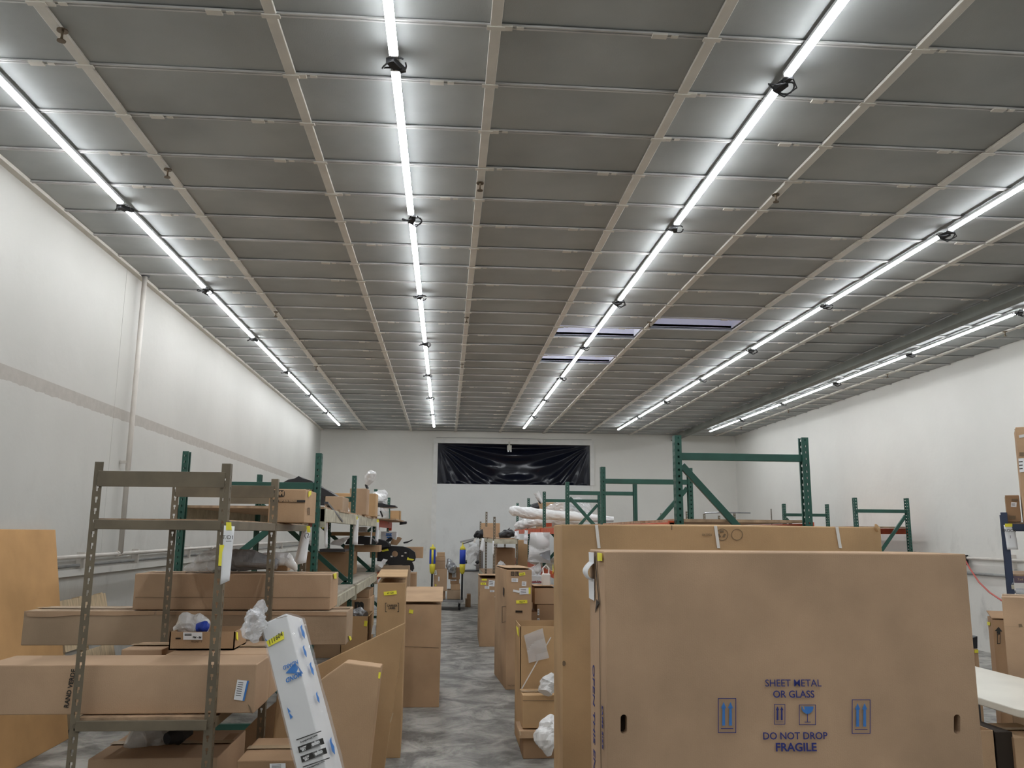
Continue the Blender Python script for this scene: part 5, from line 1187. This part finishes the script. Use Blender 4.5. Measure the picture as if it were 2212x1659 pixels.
decal(R1['root'], R1['left'], [(2128, 1339), (2139, 1344), (2139, 1351), (2128, 1346)], 'tapeyellow', 'yellow_tag'); decal(R1['root'], R1['left'], [(2120, 1357), (2129, 1358), (2128, 1364), (2120, 1362)], 'paper', 'shipping_label'); decal(R1['root'], R1['left'], [(2124, 1413), (2129, 1414), (2129, 1432), (2124, 1430)], 'paper', 'shipping_label'); decal(R1['root'], R1['left'], rect(2124, 1333, 3, 5), 'hole', 'hand_hole')
lid(R1, .0, .03, .004)
R2 = carton('large plain carton at the right edge standing behind the table', 2163, 2250, 1289, 5.95, .4, zb=0, yaw=-35, m_='card_pink', name='large_carton')
decal(R2['root'], R2['front'], [(2166, 1352), (2230, 1355), (2230, 1356), (2166, 1353)], 'tape', 'crease', .0006); decal(R2['root'], R2['front'], [(2200, 1348), (2207, 1348), (2209, 1354), (2201, 1355)], 'faint_ink', 'stain', .0006)
a = carton('small carton with a yellow tag low between front carton and arrow carton', 2085, 2113, 1402, 7.4, .35, zb=0, m_='card'); decal(a['root'], a['front'], rect(2109, 1407, 8, 7), 'tapeyellow', 'yellow_tag')
ribbon('black plastic tray on the small carton beside the arrow carton', [(2088, 1388), (2098, 1379), (2112, 1374), (2112, 1401), (2088, 1401)], 7.42, .3, 'black', 'plastic_tray', 'tray')
ribbon('grey panel leaning at the right wall, left of the arrow carton', [(2080, 1308), (2092, 1311), (2100, 1420), (2084, 1480)], 9.0, .03, 'greyrail', 'grey_board', 'board', floor=True)
ribbon('grey panel behind the large plain carton by the right wall', [(2150, 1320), (2170, 1322), (2172, 1400), (2156, 1400)], 9.0, .03, 'greyrail', 'grey_board', 'board', floor=True)
t = thing('navy_rack', 'navy blue rack at the right edge holding cartons above a paper sign', 'rack', at(2190, 1300, 7.4))
pt = at(2168, 1107, 7.0); ya_ = R_(-34); nu = Vector((math.cos(ya_), math.sin(ya_), 0)); nf = Vector((-nu.y, nu.x, 0)); n0 = Vector((pt.x, 7.0, 0)); RN = Matrix.Rotation(ya_, 3, 'Z')
for i_ in (0, 1.5):
    for j_ in (0, 1.0): MB().box(n0+nu*i_+nf*j_+UP*pt.z/2, (.05, .045, pt.z), RN).build('post', 'navy', t)
zs = at(2195, 1139, 6.97).z; zp = at(2200, 1252, 6.97).z; zl = zp+.03
for j_ in (0, 1.0):
    for z_, m_ in ((zs, 'navy'), (zp, 'purple')): MB().bar(n0+nf*j_+nu*.03+UP*z_, n0+nf*j_+nu*1.47+UP*z_, .03, .055).build('shelf_beam', m_, t)
for z_ in (zs+.036, zl+.006): MB().box(n0+nu*.75+nf*.5+UP*z_, (1.45, .95, .014), RN).build('shelf_board', 'particle', t)
Fr = Face(n0+nf*-.017, nu, UP); ftext(t, Fr, '7x4', 2204, 1252, 5, 'tape', 0)
c = carton('small carton with a white label on the navy rack', 2171, 2201, 1070, 7.0, .35, zb=zs+.046, yaw=-34, m_='card_dark'); slip(c, 'front', 2190, 1090, 12, 10, 4); decal(c['root'], c['front'], rect(2187, 1118, 14, 8), 'faint_ink', 'printed_patch'); decal(c['root'], c['front'], rect(2192, 1080, 14, 5), 'faint_ink', 'printed_patch')
c = carton('tallest carton with shipping label at the right edge on the navy rack', 2193, 2275, 923, 6.72, .45, zb=zs+.046, yaw=-34, m_='card', name='tall_carton'); slip(c, 'front', 2206, 1005, 14, 30, -5); decal(c['root'], c['front'], rect(2207, 981, 10, 8), 'faint_ink', 'printed_patch'); decal(c['root'], c['front'], rect(2208, 942, 14, 6, -10), 'film_white', 'tape')
t2 = thing('paper_roll', 'white roll hanging below the purple beam of the navy rack', 'roll', at(2200, 1278, 7.0)); pr1 = at(2194, 1278, 7.05)
MB().tube([pr1, pr1+nu*.9], .028, 14).build('roll', 'paper', t2); MB().tube([pr1-nu*.02, pr1+nu*.01], .012, 8).build('core', 'steel', t2)
sign('white paper sign reading BROOK 1 taped on the navy rack post', [(2168, 1134), (2191, 1134), (2198, 1187), (2174, 1187)], 6.96, [('BROOK', 2179.5, 1146.5, 6.5, 0), ('1', 2182, 1160, 6.5, 0)], [[(2170, 1131), (2186, 1131), (2186, 1138), (2170, 1138)]], curl=.004)
t3 = thing('padlock', 'small brass padlock tag on the navy rack post', 'padlock', at(2188, 1268, 6.95)); MB().box(at(2188, 1268, 6.95), (.02, .01, .035)).build('body', 'cream', t3); MB().tube([at(2186, 1262, 6.95), at(2188, 1259, 6.95), at(2190, 1262, 6.95)], .003, 6).build('shackle', 'steel', t3)

# ------------------------------------------------------------------ lettering becomes plain mesh
bpy.context.view_layer.update(); dg = bpy.context.evaluated_depsgraph_get()
for o in [o for o in bpy.data.objects if o.type == 'FONT']:
    me = bpy.data.meshes.new_from_object(o.evaluated_get(dg)); n = bpy.data.objects.new('lettering', me); nm = o.name.split('.')[0]
    C.objects.link(n); n.parent = o.parent; n.matrix_local = o.matrix_local.copy(); bpy.data.objects.remove(o); n.name = nm
bpy.context.view_layer.update()
